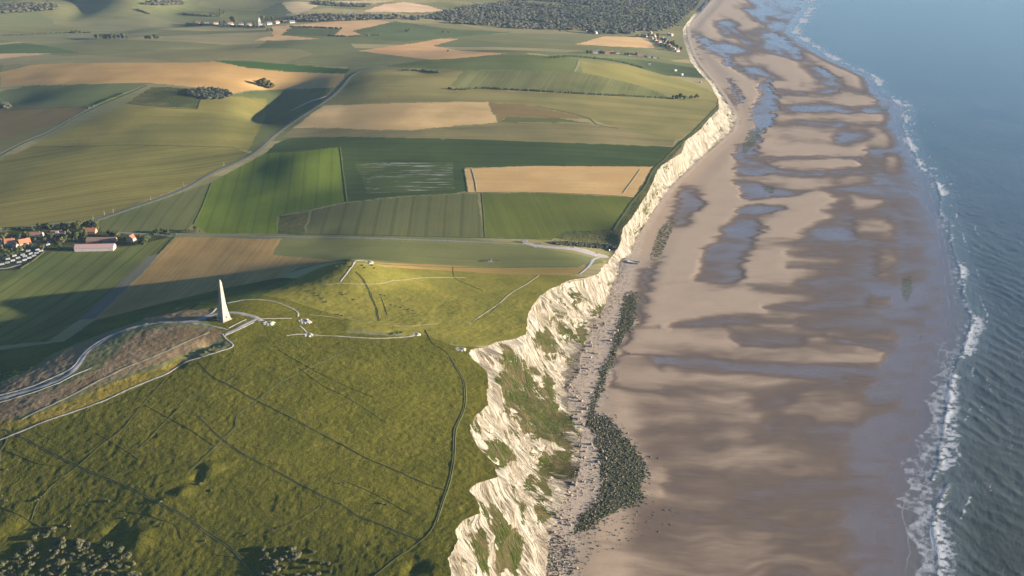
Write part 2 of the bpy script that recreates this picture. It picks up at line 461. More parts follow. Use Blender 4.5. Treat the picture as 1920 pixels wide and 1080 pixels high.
def c(r, g, b):
    q_ = sRGB(r, g, b, K)
    return (q_[0] * 1.06, q_[1] * 0.99, q_[2] * 0.95) if r > 1.09 * g else (q_[0] * 1.0, q_[1] * 0.92, q_[2] * 1.08)
TAN, TAN2 = c(196, 164, 114), c(180, 150, 104)
FIELDS = [
 # name, outline, colours and rows (direction read between two points on the field)
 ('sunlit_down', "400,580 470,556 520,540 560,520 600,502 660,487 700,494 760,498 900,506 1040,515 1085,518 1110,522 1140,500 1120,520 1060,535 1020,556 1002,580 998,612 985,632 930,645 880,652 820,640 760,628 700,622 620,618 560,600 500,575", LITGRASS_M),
 ('monument_lawn', "380,590 420,560 470,552 530,560 580,575 660,600 640,640 560,640 480,640 420,640", GRASS_M),
 ('headland', "0,2000 0,800 120,775 240,735 310,700 340,680 420,655 440,640 430,628 470,610 520,604 570,620 620,622 700,628 760,630 800,628 850,648 905,652 960,660 960,2000", GRASS_M),
 ('striped_green_field', "0,505 85,470 140,469 218,464 260,456 325,444 297,477 280,479 148,600 90,640 -140,660 -140,505", crop('striped_crop', c(116, 124, 62), c(98, 110, 56), plan_dir((60, 560), (180, 470)), 3.4, 0.34, 24, tramk=0.5)),
 ('grassy_track', "278,479 297,477 270,510 178,597 148,600", crop('track_grass', c(122, 124, 96), c(108, 112, 86), plan_dir((160, 590), (285, 480)), 2, 0.2)),
 ('stubble_field', "330,445 528,448 514,470 512,478 570,481 650,480 640,490 560,502 520,522 400,580 178,600 270,511 298,477", crop('stubble', c(172, 144, 92), c(150, 126, 78), plan_dir((240, 545), (330, 450)), 3.0, 0.36, 0, fine=0.3)),
 ('long_green_meadow', "528,448 700,446 985,456 1000,465 1060,472 1085,478 1092,490 1080,499 900,501 740,497 640,489 560,482 512,478 514,470", crop('meadow', c(124, 128, 72), c(112, 120, 66), plan_dir((600, 455), (900, 460)), 5, 0.2)),
 ('dry_grass_strip', "660,486 690,492 800,495 900,501 1083,501 1098,496 1104,505 1075,517 930,513 800,505 720,501", crop('dry_strip', c(166, 140, 84), c(146, 130, 78), plan_dir((800, 500), (1000, 505)), 3, 0.2)),
 ('green_triangle_field', "180,412 300,375 396,342 392,350 362,420 340,436 300,437 190,440", crop('triangle_crop', c(112, 118, 66), c(102, 112, 60), plan_dir((330, 420), (375, 360)), 4, 0.18, 24)),
 ('bright_green_field', "396,342 450,312 497,288 567,283 637,276 650,378 585,392 545,398 520,406 520,438 385,438 362,420", crop('young_green_crop', c(112, 130, 44), c(98, 118, 40), plan_dir((400, 420), (430, 330)), 3.4, 0.2, 24)),
 ('dark_green_field', "497,288 515,270 540,260 640,256 900,262 1262,275 1245,300 1222,312 872,314 868,318 875,359 850,363 750,368 650,379 637,276 567,283", crop('dark_crop', c(74, 92, 46), c(64, 82, 44), plan_dir((700, 270), (1100, 280)), 4, 0.2, 28)),
 ('striped_chalky_field', "666,306 848,304 852,356 690,362", crop('chalky_crop', c(84, 100, 48), c(74, 90, 46), plan_dir((680, 335), (840, 332)), 3.4, 0.2, 0, patch=(c(176, 176, 158), 80, 6, 0.55, 0.7))),
 ('wheat_rectangle', "871,315 1000,311 1222,312 1213,332 1205,350 1188,370 1150,367 1020,361 876,360", crop('ripe_wheat', c(206, 176, 122), c(192, 160, 108), plan_dir((900, 335), (1180, 340)), 4, 0.16, 0, fine=0.2)),
 ('grey_green_field', "585,395 650,380 750,369 895,362 908,446 572,441", crop('grey_crop', c(110, 114, 66), c(100, 106, 62), plan_dir((740, 440), (752, 375)), 4, 0.2, 27, tramk=0.42)),
 ('green_field_by_cliff', "903,362 1020,362 1150,368 1188,371 1165,405 1150,430 1090,432 1060,440 1035,448 910,446", crop('green_crop', c(106, 114, 48), c(94, 105, 44), plan_dir((1000, 445), (960, 365)), 3.4, 0.26, 0)),
 ('scrub_patch', "525,405 578,398 570,441 520,438", SCRUB_M),
 ('village_gardens', "-160,440 0,436 60,428 120,422 184,419 190,434 250,440 300,441 320,445 262,458 235,462 218,466 140,470 100,472 60,492 30,506 -160,520", rough_grass('garden_ground', sRGB(84, 88, 52, K), sRGB(60, 68, 40, K), sRGB(112, 104, 74, K), sRGB(34, 42, 26, K), 0.6)),
 ('cliff_top_scrub', "1040,447 1060,434 1130,430 1152,430 1164,446 1160,458 1100,456", SCRUB_M),
 ('cliff_top_verge', "1128,432 1152,428 1190,370 1222,312 1262,275 1300,245 1340,205 1343,185 1352,186 1352,206 1328,226 1314,243 1287,263 1258,299 1238,312 1228,330 1216,361 1204,385 1189,404 1172,425 1163,446", SCRUB_M),
 ('olive_field', "530,256 548,242 640,240 707,244 773,244 827,238 935,230 1073,231 1117,234 1160,240 1268,262 1262,274 900,262 640,256", crop('olive_crop', c(138, 130, 82), c(124, 120, 74), plan_dir((700, 255), (1100, 255)), 5, 0.34)),
 ('pale_stubble_field', "550,240 590,208 610,198 640,197 780,192 913,190 933,230 827,238 773,244 707,244 640,240", crop('pale_stubble', c(198, 172, 124), c(176, 152, 106), plan_dir((650, 215), (850, 210)), 5, 0.14, 0, fine=0.2)),
 ('brown_fallow_field', "915,193 973,195 1007,200 1107,223 1050,222 950,220 937,228", crop('fallow', c(134, 116, 78), c(122, 108, 74), plan_dir((920, 205), (1040, 215)), 4, 0.2, 0, fine=0.3)),
 ('green_strip_field', "937,229 950,220 1050,222 1117,233 1073,230", crop('green_strip', c(102, 110, 60), c(96, 106, 56))),
 ('yellow_olive_field', "608,197 640,178 660,150 690,136 760,128 870,133 845,160 870,168 1000,172 1260,186 1345,180 1343,203 1300,245 1268,263 1160,241 1107,223 1007,199 915,191 780,192 640,197", crop('yellow_olive_crop', c(140, 134, 78), c(126, 124, 72), plan_dir((700, 180), (1200, 200)), 6, 0.32)),
 ('ribbed_hillside_field', "845,160 870,132 1075,134 1092,136 1200,160 1262,184 1100,176 1000,171 870,167", crop('ribbed_crop', c(118, 122, 72), c(100, 108, 64), plan_dir((880, 162), (905, 134)), 7, 0.4, 0)),
 ('hilltop_green_field', "720,124 800,112 900,104 1000,103 1060,107 1086,112 1075,134 870,131 760,127", crop('hilltop_crop', c(106, 116, 66), c(98, 110, 62), plan_dir((800, 118), (1050, 118)), 5, 0.14)),
 ('bright_olive_field', "1088,113 1180,122 1280,150 1322,165 1340,178 1265,184 1200,160 1092,136", crop('bright_olive_crop', c(142, 138, 76), c(128, 128, 72), plan_dir((1100, 122), (1280, 168)), 6, 0.24)),
 ('shade_toned_valley', "1130,108 1200,112 1310,128 1318,146 1250,142 1180,122", crop('shade_toned_crop', c(88, 102, 62), c(76, 92, 58))),  # darker green carries the valley's shadow in the field colour
 ('large_yellow_green_field', "-160,310 0,300 60,275 240,272 440,275 472,290 400,324 330,355 250,385 180,408 130,415 0,428 -160,435", crop('yellow_green_crop', c(128, 123, 62), c(112, 112, 57), plan_dir((50, 350), (350, 310)), 5, 0.36, 26, tramk=0.3)),
 ('upper_yellow_field', "55,275 130,240 240,195 327,203 370,204 380,181 430,180 500,186 495,225 475,262 466,284 440,276 240,272", crop('upper_yellow_crop', c(136, 130, 65), c(120, 119, 61), plan_dir((150, 262), (420, 255)), 4, 0.26, fine=0.4)),
 ('valley_green_field', "430,180 470,170 620,165 610,185 560,215 515,250 480,286 466,284 475,262 495,225 500,186", crop('valley_crop', c(108, 116, 64), c(94, 104, 60), plan_dir((500, 240), (580, 180)), 4, 0.16)),
 ('scrubby_fallow_field', "283,163 350,165 372,178 430,180 380,182 370,204 327,202 237,194", SCRUB_M),
 ('blue_green_field', "-160,180 0,172 60,160 280,156 233,177 187,194 160,198 33,203 0,207 -160,212", crop('blue_green_crop', c(110, 120, 70), c(100, 112, 66), plan_dir((50, 185), (250, 165)), 4, 0.14)),
 ('brown_field', "-160,212 0,207 33,203 160,198 163,203 133,222 0,262 -160,280", crop('brown_crop', c(130, 112, 76), c(114, 102, 70), plan_dir((20, 240), (140, 205)), 4, 0.16)),
 ('corner_green_field', "-160,280 0,262 133,222 45,268 0,292 -160,312", crop('corner_crop', c(116, 116, 70), c(106, 110, 66))),
 ('golden_wheat_field', "-160,165 0,160 0,136 60,122 120,118 390,117 400,115 480,128 560,136 646,138 645,150 628,164 560,165 470,169 430,176 400,167 280,155 60,160", crop('golden_wheat', c(198, 162, 104), c(180, 148, 96), plan_dir((100, 140), (500, 150)), 6, 0.16, 0, fine=0.2)),
 ('emerald_wedge_field', "400,113 473,115 560,122 657,130 648,138 547,135 467,128", crop('emerald_crop', c(72, 104, 48), c(66, 94, 46))),
 ('zigzag_wheat_field', "673,95 783,80 827,72 860,73 812,86 862,95 950,100 873,108 807,112 740,104", crop('zigzag_wheat', c(208, 170, 122), c(196, 158, 112), plan_dir((700, 95), (850, 100)), 6, 0.1)),
 ('forked_wheat_field', "478,76 494,70 512,68 510,50 560,46 640,38 715,38 742,44 720,45 690,53 740,61 690,67 645,69 620,66 640,56 640,54 545,51 527,66 560,69 600,73 520,76", crop('forked_wheat', c(212, 178, 132), c(196, 162, 116), plan_dir((520, 70), (650, 45)), 6, 0.1)),
 ('small_green_field', "527,66 545,51 640,54 625,68", crop('small_green_crop', c(98, 108, 68), c(92, 104, 66))),
 ('far_wheat_by_village', "1080,83 1130,68 1213,70 1228,90 1150,87", crop('far_wheat', c(212, 180, 130), c(200, 166, 118), plan_dir((1100, 80), (1200, 80)), 6, 0.1)),
 ('far_pale_field', "680,22 720,8 760,4 800,10 842,22 780,23", crop('far_pale_crop', c(216, 190, 158), c(206, 176, 140))),
 ('far_straw_field', "528,4 640,2 740,0 690,9 600,9 560,26 545,24", crop('far_straw', c(196, 180, 130), c(186, 172, 122))),
 ('far_left_straw_field', "-100,104 60,99 120,98 40,106 -60,116", crop('far_left_straw', c(206, 178, 132), c(196, 168, 124))),
 ('far_left_green_field', "-100,90 0,84 45,80 110,90 150,99 60,100 -100,102", crop('far_left_green', c(96, 116, 66), c(86, 106, 60))),
 ('grey_hill_field', "478,24 525,4 548,25 500,27", crop('grey_hill_crop', c(104, 112, 80), c(96, 104, 76))),
 ('pale_green_field', "660,58 740,40 860,56 960,60 850,70 760,78 700,74", crop('pale_green_crop', c(106, 120, 74), c(98, 112, 70))),
]
field_polys = []
for (nm, s, m) in FIELDS:
    pts = P(s)
    d = dense(pts, 10)
    if nm == 'headland':                       # its near side runs out below the frame
        d = d[d[:, 1] < 1085]
        x, y = unproj(d[:, 0], d[:, 1])
        # d starts on the left going up ... ; close it round the foreground
        x = np.concatenate([x, [400, 400, -1400, -1400]]); y = np.concatenate([y, [500, 200, 200, float(y[0]) if False else 640]])
    else:
        x, y = unproj(d[:, 0], d[:, 1])
    field_polys.append(np.stack([x, y], 1))

dep = rows * CP + 520 * SP
XL = -0.515 * np.maximum(dep, 300) - 45
NLc = 540
tt = np.linspace(0, 1, NLc)
tt = 1 - (1 - tt) ** 1.0
inner = XL[:, None] + (XE - XL)[:, None] * tt[None, :]
outer = XL[:, None] - (np.cumsum(30 * 1.6 ** np.arange(15)))[::-1][None, :]
LX = np.concatenate([outer, inner], 1)
LY = np.repeat(rows[:, None], LX.shape[1], 1)
NC = LX.shape[1]
LZ = H(LX, LY)
land_co = np.stack([LX.ravel(), LY.ravel(), LZ.ravel()], 1)
q = grid_faces(NR, NC)
tris = np.concatenate([q[:, [0, 1, 2]], q[:, [0, 2, 3]]])
cen = land_co[tris].mean(1)
fid = np.zeros(len(tris), np.int32)
_rg = 0.0016 * np.clip(cen[:, 1], 500, 6000)
wx = cen[:, 0] + _rg * fbm(cen[:, 0] / 22, cen[:, 1] / 22, 401, 3); wy = cen[:, 1] + _rg * fbm(cen[:, 0] / 22 + 70, cen[:, 1] / 22, 402, 3)
for i, poly in enumerate(field_polys):
    lo = poly.min(0); hi = poly.max(0)
    m = np.nonzero((wx > lo[0]) & (wx < hi[0]) & (wy > lo[1]) & (wy < hi[1]))[0]
    ins = inpoly(wx[m], wy[m], poly)
    fid[m[ins]] = i + 1
# the shaded back of the ridge and the bare soil beside the road belong to no field
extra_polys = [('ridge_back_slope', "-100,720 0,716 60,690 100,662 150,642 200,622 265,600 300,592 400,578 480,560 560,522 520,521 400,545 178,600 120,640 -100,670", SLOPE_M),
 ('bare_summit_soil', "-40,800 0,792 110,752 200,715 300,680 370,650 420,632 415,620 340,612 270,618 235,640 190,690 130,720 60,740 -40,760", BARE_M),
 ('bare_bank', "-40,730 0,722 70,690 130,655 190,630 240,612 220,630 180,650 150,685 110,705 40,735 -40,760", BARE_M),
 ('bare_knoll', "268,598 330,585 400,578 408,585 395,598 330,604 280,606", BARE_M),
 ('straw_bank', "-40,825 -40,800 60,780 130,752 215,715 300,690 330,672 350,660 338,676 310,700 240,735 120,776 0,815", STRAW_M)]
for (nm, s, m_) in extra_polys:
    d = dense(P(s), 10); x, y = unproj(d[:, 0], d[:, 1]); poly = np.stack([x, y], 1)
    FIELDS.append((nm, s, m_)); i = len(FIELDS)
    lo = poly.min(0); hi = poly.max(0)
    m = np.nonzero((wx > lo[0]) & (wx < hi[0]) & (wy > lo[1]) & (wy < hi[1]))[0]
    fid[m[inpoly(wx[m], wy[m], poly)]] = i

for i in range(len(FIELDS) + 1):
    sel = tris[fid == i]
    if not len(sel): continue
    u_, inv = np.unique(sel, return_inverse=True)
    nm, mt = ('ground', GROUND_M) if i == 0 else (FIELDS[i - 1][0], FIELDS[i - 1][2])
    mesh_obj(nm, land_co[u_], inv.reshape(-1, 3), mt, True, 'structure')

# ------------------------------------------------------------------ chalk cliff
NCC = 110
h = np.linspace(0, 1, NCC)[None, :]
yy = rows[:, None]
ze = H(XE, rows)[:, None]
zf_ = 6.2
pw = 1.35 + 0.75 * (fbm(rows / 90, rows * 0, 61, 3)[:, None] + 0.4)
pw = np.clip(pw, 1.1, 2.4)
steep = sstep(1500, 1700, yy)                 # the farther cliffs stand steeper
prof = (1 - h) ** pw
zc = zf_ + (ze - zf_) * prof
wid = (XF - XE)[:, None]
xc = XE[:, None] + wid * h
amp = np.clip(wid / 110, 0.12, 1.0) * sstep(0.0, 0.06, h) * sstep(1.0, 0.90, h)
sh = yy + 0.28 * wid * h                       # gullies slant down and towards the camera
g1 = 1 - np.abs(fbm(sh / 26, h * 1.2, 71, 2)) * 2.4
g2 = 1 - np.abs(fbm(sh / 9, h * 2.5 + 7, 72, 2)) * 2.2
g3 = fbm(sh / 3.2, h * 9, 73, 3)
xc = xc + amp * (15 * (g1 - 0.45) + 11.0 * (g2 - 0.4) + 3.0 * g3 + 12 * fbm(sh / 48, h * 0.8, 74, 2))
zc = zc + amp * (2.2 * fbm(sh / 12, h * 7, 75, 3))
zc[:, 0] = ze[:, 0]
cu, cv, _d = project(xc, np.repeat(yy, NCC, 1), zc)
green = np.clip(0.5 + 0.9 * fbm(sh / 20, h * 3.0, 81, 4) - 0.55, 0, 1)
zA = lambda s: P(s, 820, 480, 3.375)
zB = lambda s: P(s, 780, 780, 3.6)
CG = [(zA("380,600 480,590 560,650 640,720 600,800 560,760 470,700 390,660"), 0.62), (zA("360,700 450,680 560,760 640,880 700,900 800,980 860,1080 500,1080 420,960 370,820"), 0.95), (zA("650,760 740,740 770,900 720,930 640,850"), 0.9),
      (zA("600,480 680,470 740,560 760,640 700,640 640,580"), 0.8), (zA("720,380 800,390 860,480 900,560 840,560 780,480"), 0.75), (zA("890,460 960,430 950,540 905,600"), 1.0), (zA("985,310 1060,310 1040,350 1000,430 985,400"), 0.95), (zA("840,160 870,170 890,330 850,320"), 0.95), (zA("870,240 960,260 950,310 890,300"), 0.7), (zA("760,260 830,300 800,330 760,300"), 0.6),
      (zB("780,60 1050,0 1110,160 1040,240 960,200 800,140"), 0.95), (zB("770,240 1060,240 1090,370 1040,430 920,440 840,330"), 1.0), (zB("800,300 900,400 930,560 860,540 820,430"), 0.95), (zB("440,150 560,130 640,200 690,300 600,330 560,360 470,260"), 0.85),
      (zB("470,540 560,640 690,760 720,900 690,1040 540,1080 520,860 500,700"), 0.95), (zB("360,720 440,720 460,860 500,1080 420,1000 380,900"), 0.9), (zB("570,400 640,480 760,700 720,740 640,600 580,460"), 0.85), (zB("810,560 900,580 920,680 830,690"), 0.9), (zB("740,370 800,420 810,520 760,500"), 0.9),
      (P("1240,300 1252,300 1262,318 1250,322"), 0.7), (P("1228,350 1240,352 1234,374 1226,368"), 0.7), (P("1206,390 1220,392 1216,412 1206,408"), 0.8), (P("1186,425 1200,424 1194,444 1184,440"), 0.8)]
CW = [(zA("310,720 350,780 400,920 500,1080 430,1080 340,900"), 0.0), (zA("700,690 760,700 800,800 825,960 780,960 740,780"), 0.0), (zA("200,600 330,570 560,500 620,560 660,640 640,690 560,640 480,560 390,580 370,680 300,720 220,650"), 0.03), (zB("470,0 590,0 680,160 660,220 560,120 490,60"), 0.1), (zB("640,0 700,80 780,300 800,420 740,340 720,180"), 0.0), (zB("560,420 620,480 700,700 640,740 580,680"), 0.0), (zB("720,540 800,560 810,690 730,690"), 0.05), (zB("440,660 480,680 540,1080 500,1080 460,820"), 0.0), (zB("215,960 320,740 360,850 420,1000 340,1080 230,1080"), 0.05), (zB("720,820 900,800 890,1080 680,1080"), 0.0), (zB("780,190 840,150 1020,230 880,240"), 0.05), (zB("1040,120 1110,180 1120,360 1060,300"), 0.1), (zB("900,400 1090,440 1100,640 960,620 910,520"), 0.12)]
wu = cu + 16 * fbm(sh / 9, h * 9, 83, 4); wv = cv + 22 * fbm(sh / 9 + 40, h * 9, 84, 4)
for poly, val in CG + CW:
    pa = np.array(poly); lo = pa.min(0) - 14; hi = pa.max(0) + 14
    m = np.nonzero((cu > lo[0]) & (cu < hi[0]) & (cv > lo[1]) & (cv < hi[1]))
    if not len(m[0]): continue
    w = sstep(6, -6, sdf(wu[m], wv[m], poly))
    green[m] += w * (val - green[m])
green = np.clip(green + 0.50 * fbm(sh / 4.5, h * 16, 86, 4) * (green > 0.02), 0, 1)
scree = np.clip(sstep(0.72, 0.98, h) * (0.8 + 0.5 * fbm(sh / 14, h * 3, 88, 3)), 0, 1)

t = NT('chalk')
al = t.n('ShaderNodeCombineXYZ'); t.l(t.attr('along'), al.inputs[0]); t.l(t.attr('down'), al.inputs[1])
AL = al.outputs[0]                              # along the cliff, down the fall line (metres)
st1 = t.noise(t.scale((0.22, 0.030, 0), AL), 5, 0.65, 0.4)
st2 = t.noise(t.scale((0.75, 0.085, 0), AL), 4, 0.7, 0.3)
n3 = t.noise(t.scale((0.8, 0.8, 0.8)), 4, 0.7)
n4 = t.noise(t.scale((0.045, 0.045, 0.045)), 4, 0.6)
col = t.mix(t.mr(st1, 0.40, 0.62), (0.410, 0.368, 0.300), (0.225, 0.188, 0.135))
col = t.mix(t.mr(st2, 0.49, 0.64, 0, 0.92), col, (0.078, 0.060, 0.034))  # dark streaks paint the shade of cracks and gullies into the chalk
col = t.mix(t.mr(n4, 0.5, 0.75, 0, 0.6), col, (0.15, 0.127, 0.095))
col = t.vary(col, n3, 0.4)
sc = t.attr('scree')
col = t.mix(t.math('MULTIPLY', sc, 0.85), col, t.vary(t.mix(0.0, (0.205, 0.167, 0.126), (0, 0, 0)), n3, 0.5))
g = t.mr(t.math('ADD', t.attr('green'), t.math('ADD', t.math('MULTIPLY', t.math('SUBTRACT', st2, 0.5), 1.9), t.math('MULTIPLY', t.math('SUBTRACT', n3, 0.5), 1.4))), 0.40, 0.56)
gc = t.mix(t.mr(t.noise(t.scale((0.06, 0.06, 0.06)), 4, 0.6), 0.4, 0.62), (0.046, 0.054, 0.013), (0.082, 0.068, 0.030))
gc = t.vary(gc, t.noise(t.scale((0.5, 0.5, 0.5)), 4, 0.7), 0.6)
col = t.mix(g, col, gc)
CHALK_M = t.diffuse(col, t.bump(t.math('ADD', t.math('MULTIPLY', st2, 1.6), t.math('ADD', st1, t.math('MULTIPLY', n3, 0.6))), 3.2))
cy_ = np.repeat(yy, NCC, 1)
cliff_q = grid_faces(NR, NCC)
mesh_obj('chalk_cliff', np.stack([xc.ravel(), cy_.ravel(), zc.ravel()], 1), cliff_q, CHALK_M, True, 'structure', attrs={'green': green, 'scree': scree, 'along': sh, 'down': wid * h})

# ------------------------------------------------------------------ beach
NBC = 330
bt = np.linspace(0, 1, NBC)[None, :]
x0b = (xc[:, -1] - 0.5)[:, None]
x1b = (XW + 70)[:, None]
BX = x0b + (x1b - x0b) * bt
BY = np.repeat(yy, NBC, 1)
BZ = zbeach(BX, BY)
BZ[:, 0] = zc[:, -1] - 0.05
bu, bv, _ = project(BX, BY, BZ)
nrm = (BX - x_foot(BY)) / (XW - XF)[:, None]
far = sstep(420, 150, bv)
ws = fbm(BX / 70, BY / 14, 91, 4)
wet = 0.42 + 0.62 * sstep(0.55, 0.92, nrm) * (1 - 0.5 * far) - 0.30 * sstep(0.35, 0.1, nrm)
streaks = fbm(BX / 90, BY / (10 + BY / 90), 92, 4)
wet = wet + far * (0.95 * streaks + 0.1) + (1 - far) * 0.22 * ws
z6 = lambda s: P(s, 1280, 270, 3)
z9 = lambda s: P(s, 1280, 540, 3)
z12 = lambda s: P(s, 1280, 810, 3)
z3 = lambda s: P(s, 1280, 0, 3)
SD = 5
BM = [ # outline, wetness 0 dry .. 1 standing water, softness in px
 (z6("0,60 270,0 290,130 300,215 330,330 310,400 230,470 190,560 100,640 60,740 -300,800 -250,500 0,420 70,400 120,330 60,260 0,250"), .12, 4),
 (z6("430,0 1030,0 1020,60 700,68 430,72"), .15, 4), (z6("430,82 700,80 1000,78 1010,120 930,140 560,148"), .18, 4), (z6("860,178 1060,180 1085,235 850,240"), .28, 5), (z6("1160,72 1250,70 1265,120 1160,125"), .3, 5),
 (z6("480,180 800,170 850,240 640,245 520,200"), .2, 5), (z6("330,325 600,300 790,262 860,290 840,350 680,360 560,350 330,345"), .08, 4), (z6("940,292 1120,300 1140,360 960,366"), .25, 5), (z6("1220,290 1340,295 1345,365 1250,365"), .3, 5),
 (z6("560,380 680,360 850,390 790,430 720,480 640,545 400,555 360,540 440,470"), .08, 5), (z6("960,400 1150,395 1210,480 1200,540 960,540 930,470"), .3, 6), (z6("1270,395 1360,405 1385,480 1350,535 1300,500"), .3, 4), (z6("1090,572 1210,575 1200,610 1100,605"), .3, 5), (z6("1120,620 1190,625 1190,680 1120,680"), .34, 5), (z6("1100,710 1190,712 1185,765 1100,765"), .34, 5), (z6("1320,640 1385,645 1380,690 1320,690"), .4, 5),
 (z6("400,590 600,560 700,590 600,625 850,655 600,670 560,690 760,712 640,745 300,790 330,700 370,640"), .08, 5), (z6("-100,480 200,480 240,500 130,600 60,740 -200,760 -200,560"), .04, 4),
 (z6("0,240 40,235 110,300 125,335 70,410 0,470 -60,480 -60,380"), .85, 4), (z6("1140,120 1280,130 1330,220 1345,290 1385,380 1400,560 1420,800 1200,810 1210,620 1220,480 1150,380 1140,330 1080,240"), .72, 8),
 (z6("280,85 300,0 420,0 410,65 340,100"), 1.0, 3), (z6("430,72 700,70 1000,68 1060,140 1090,150 1000,158 980,90 700,82 430,84"), .95, 2), (z6("300,88 450,100 560,148 700,160 950,140 1090,150 1085,165 700,182 540,165 430,125 300,105"), .95, 3), (z6("295,140 330,125 430,130 540,160 440,172 310,170"), 1.0, 2),
 (z6("300,215 420,210 500,240 620,265 780,255 560,300 380,320 340,300"), 1.0, 2), (z6("780,252 830,245 1080,240 1200,230 1330,260 1300,290 1130,300 950,275 830,262"), .9, 4), (z6("310,360 420,345 570,355 500,385 380,405 320,400"), 1.0, 2), (z6("850,280 930,300 930,370 840,380 850,330"), .7, 6), (z6("780,380 1000,375 1150,370 1300,380 1270,400 960,398 860,420"), .85, 4), (z6("640,545 760,450 940,440 950,540 1300,560 1260,580 800,575 560,568 400,580"), .8, 5),
 (z6("290,420 420,420 440,480 380,560 330,680 300,790 200,800 80,760 110,600 200,520"), .82, 4), (z6("320,490 430,480 430,510 380,560 340,580 270,600 330,540"), 1.0, 4), (z6("220,690 320,660 330,740 240,770"), 1.0, 4), (z6("600,610 1000,590 1080,620 820,650 650,630"), .85, 4), (z6("580,690 760,675 1090,690 1090,710 700,705"), .85, 3), (z6("640,760 800,740 1090,730 1090,790 1200,820 600,810"), .8, 4),
 (z9("-100,0 520,-10 830,40 470,100 440,130 220,150 60,180 -180,200"), .1, 5), (z9("470,115 620,85 830,80 1060,100 850,115 600,140"), .85, 4), (z9("400,0 700,5 1060,20 1060,60 830,75 640,50"), .75, 4), (z9("1050,60 1170,60 1165,100 1060,95"), .3, 5), (z9("1310,105 1420,95 1420,125 1330,130"), .45, 5),
 (z9("-60,205 100,170 220,155 600,175 1180,120 1540,130 1500,260 1180,225 1200,250 780,245 620,228 280,235 100,230 -60,240"), .82, 5), (z9("270,212 620,208 620,232 300,232"), .3, 4), (z9("780,250 1180,240 1200,310 900,300"), .3, 6), (z9("-200,245 270,262 320,300 640,318 800,290 1170,350 1100,440 500,430 300,420 120,375 -200,372"), .14, 5), (z9("260,245 780,262 640,312 450,332 330,320"), .8, 4), (z9("780,265 1180,355 1200,375 1000,330"), .95, 3),
 (z9("-150,385 150,385 300,430 1100,440 1300,500 1060,520 530,500 200,470 -150,432"), .85, 4), (z9("-200,440 200,490 530,520 400,545 -200,560"), .12, 5), (z9("940,515 1060,515 1050,545 950,545"), .35, 5), (z9("-250,565 500,548 950,540 1000,580 680,600 600,680 560,760 480,820 420,720 350,600 -250,580"), .72, 6), (z9("-280,590 340,600 430,740 420,900 -280,900"), .08, 10), (z9("710,600 1000,590 1040,650 1230,640 1220,680 1060,720 960,760 760,740 690,660"), .22, 8),
 (z12("390,20 900,20 930,60 600,95 400,75"), .62, 6), (z12("620,95 900,70 945,200 880,280 570,250 590,130"), .26, 8), (z12("-100,200 300,228 450,240 900,305 1150,330 1150,405 700,385 300,405 -100,415"), .72, 5), (z12("-100,330 100,325 480,280 560,300 380,330 100,395 -100,395"), .3, 5), (z12("530,420 900,425 930,700 900,820 480,820 540,560"), .24, 10), (z12("250,420 520,425 530,560 700,650 560,640 340,520"), .6, 8), (z12("-200,-20 380,0 390,120 300,215 -200,190"), .06, 10), (z12("-250,425 230,420 330,540 430,700 400,830 -300,830"), .1, 10),
 (zA("1240,330 1290,100 1380,40 1418,0 1340,200 1300,420 1260,460"), .85, 4), (zA("1170,560 1200,490 1250,465 1418,450 1418,462 1260,468 1200,540 1180,640"), .85, 3), (zA("1170,610 1418,620 1418,640 1200,630"), .8, 2), (zA("1330,640 1418,660 1418,720 1340,700"), .7, 5), (zA("1100,700 1170,630 1130,720 1110,800 1250,845 1380,850 1418,840 1418,860 1240,858 1100,840"), .75, 3), (zA("1265,470 1418,465 1418,610 1180,610 1210,520"), .1, 3), (zA("1170,650 1330,650 1418,730 1418,835 1330,850 1200,830 1120,770"), .1, 4),
 (z3("80,200 130,210 200,270 330,290 200,295 110,240"), 1., 2), (z3("220,310 270,320 300,370 400,405 330,410 240,370"), 1., 2), (z3("385,610 440,550 420,470 480,450 520,540 520,690 470,710 440,800 350,810 400,700"), 1., 2), (z3("700,690 1180,690 1180,710 720,710"), 1., 2), (z3("810,520 910,490 860,530"), 1., 2), (z3("700,610 850,590 1000,600 870,610"), 1., 2), (z3("245,440 290,450 330,540 320,600 280,530"), .9, 2), (z3("850,740 1020,720 1060,800 900,800"), .8, 6),
 (z3("150,60 200,50 240,90 160,120 100,150 0,170 60,120"), .05, 6), (z3("0,160 60,190 110,280 210,330 240,420 360,450 420,520 430,560 380,620 380,740 300,810 250,810 340,640 330,540 270,430 160,380 60,280"), .04, 4), (z3("510,180 580,180 700,270 830,350 1020,430 1070,520 980,500 820,400 700,320"), .2, 5), (z3("540,540 1060,540 1100,590 700,580 540,600"), .18, 5), (z3("520,640 1160,640 1170,685 700,680 530,680"), .2, 5), (z3("480,720 850,715 850,810 450,810"), .16, 5), (z3("1070,720 1180,730 1220,800 1060,800"), .35, 6)]
far_w = sstep(260, 60, bv)
wu = bu + 16 * fbm(BX / 40, BY / 14, 94, 4); wv = bv + 5.5 * fbm(BX / 40 + 50, BY / 14, 95, 4)
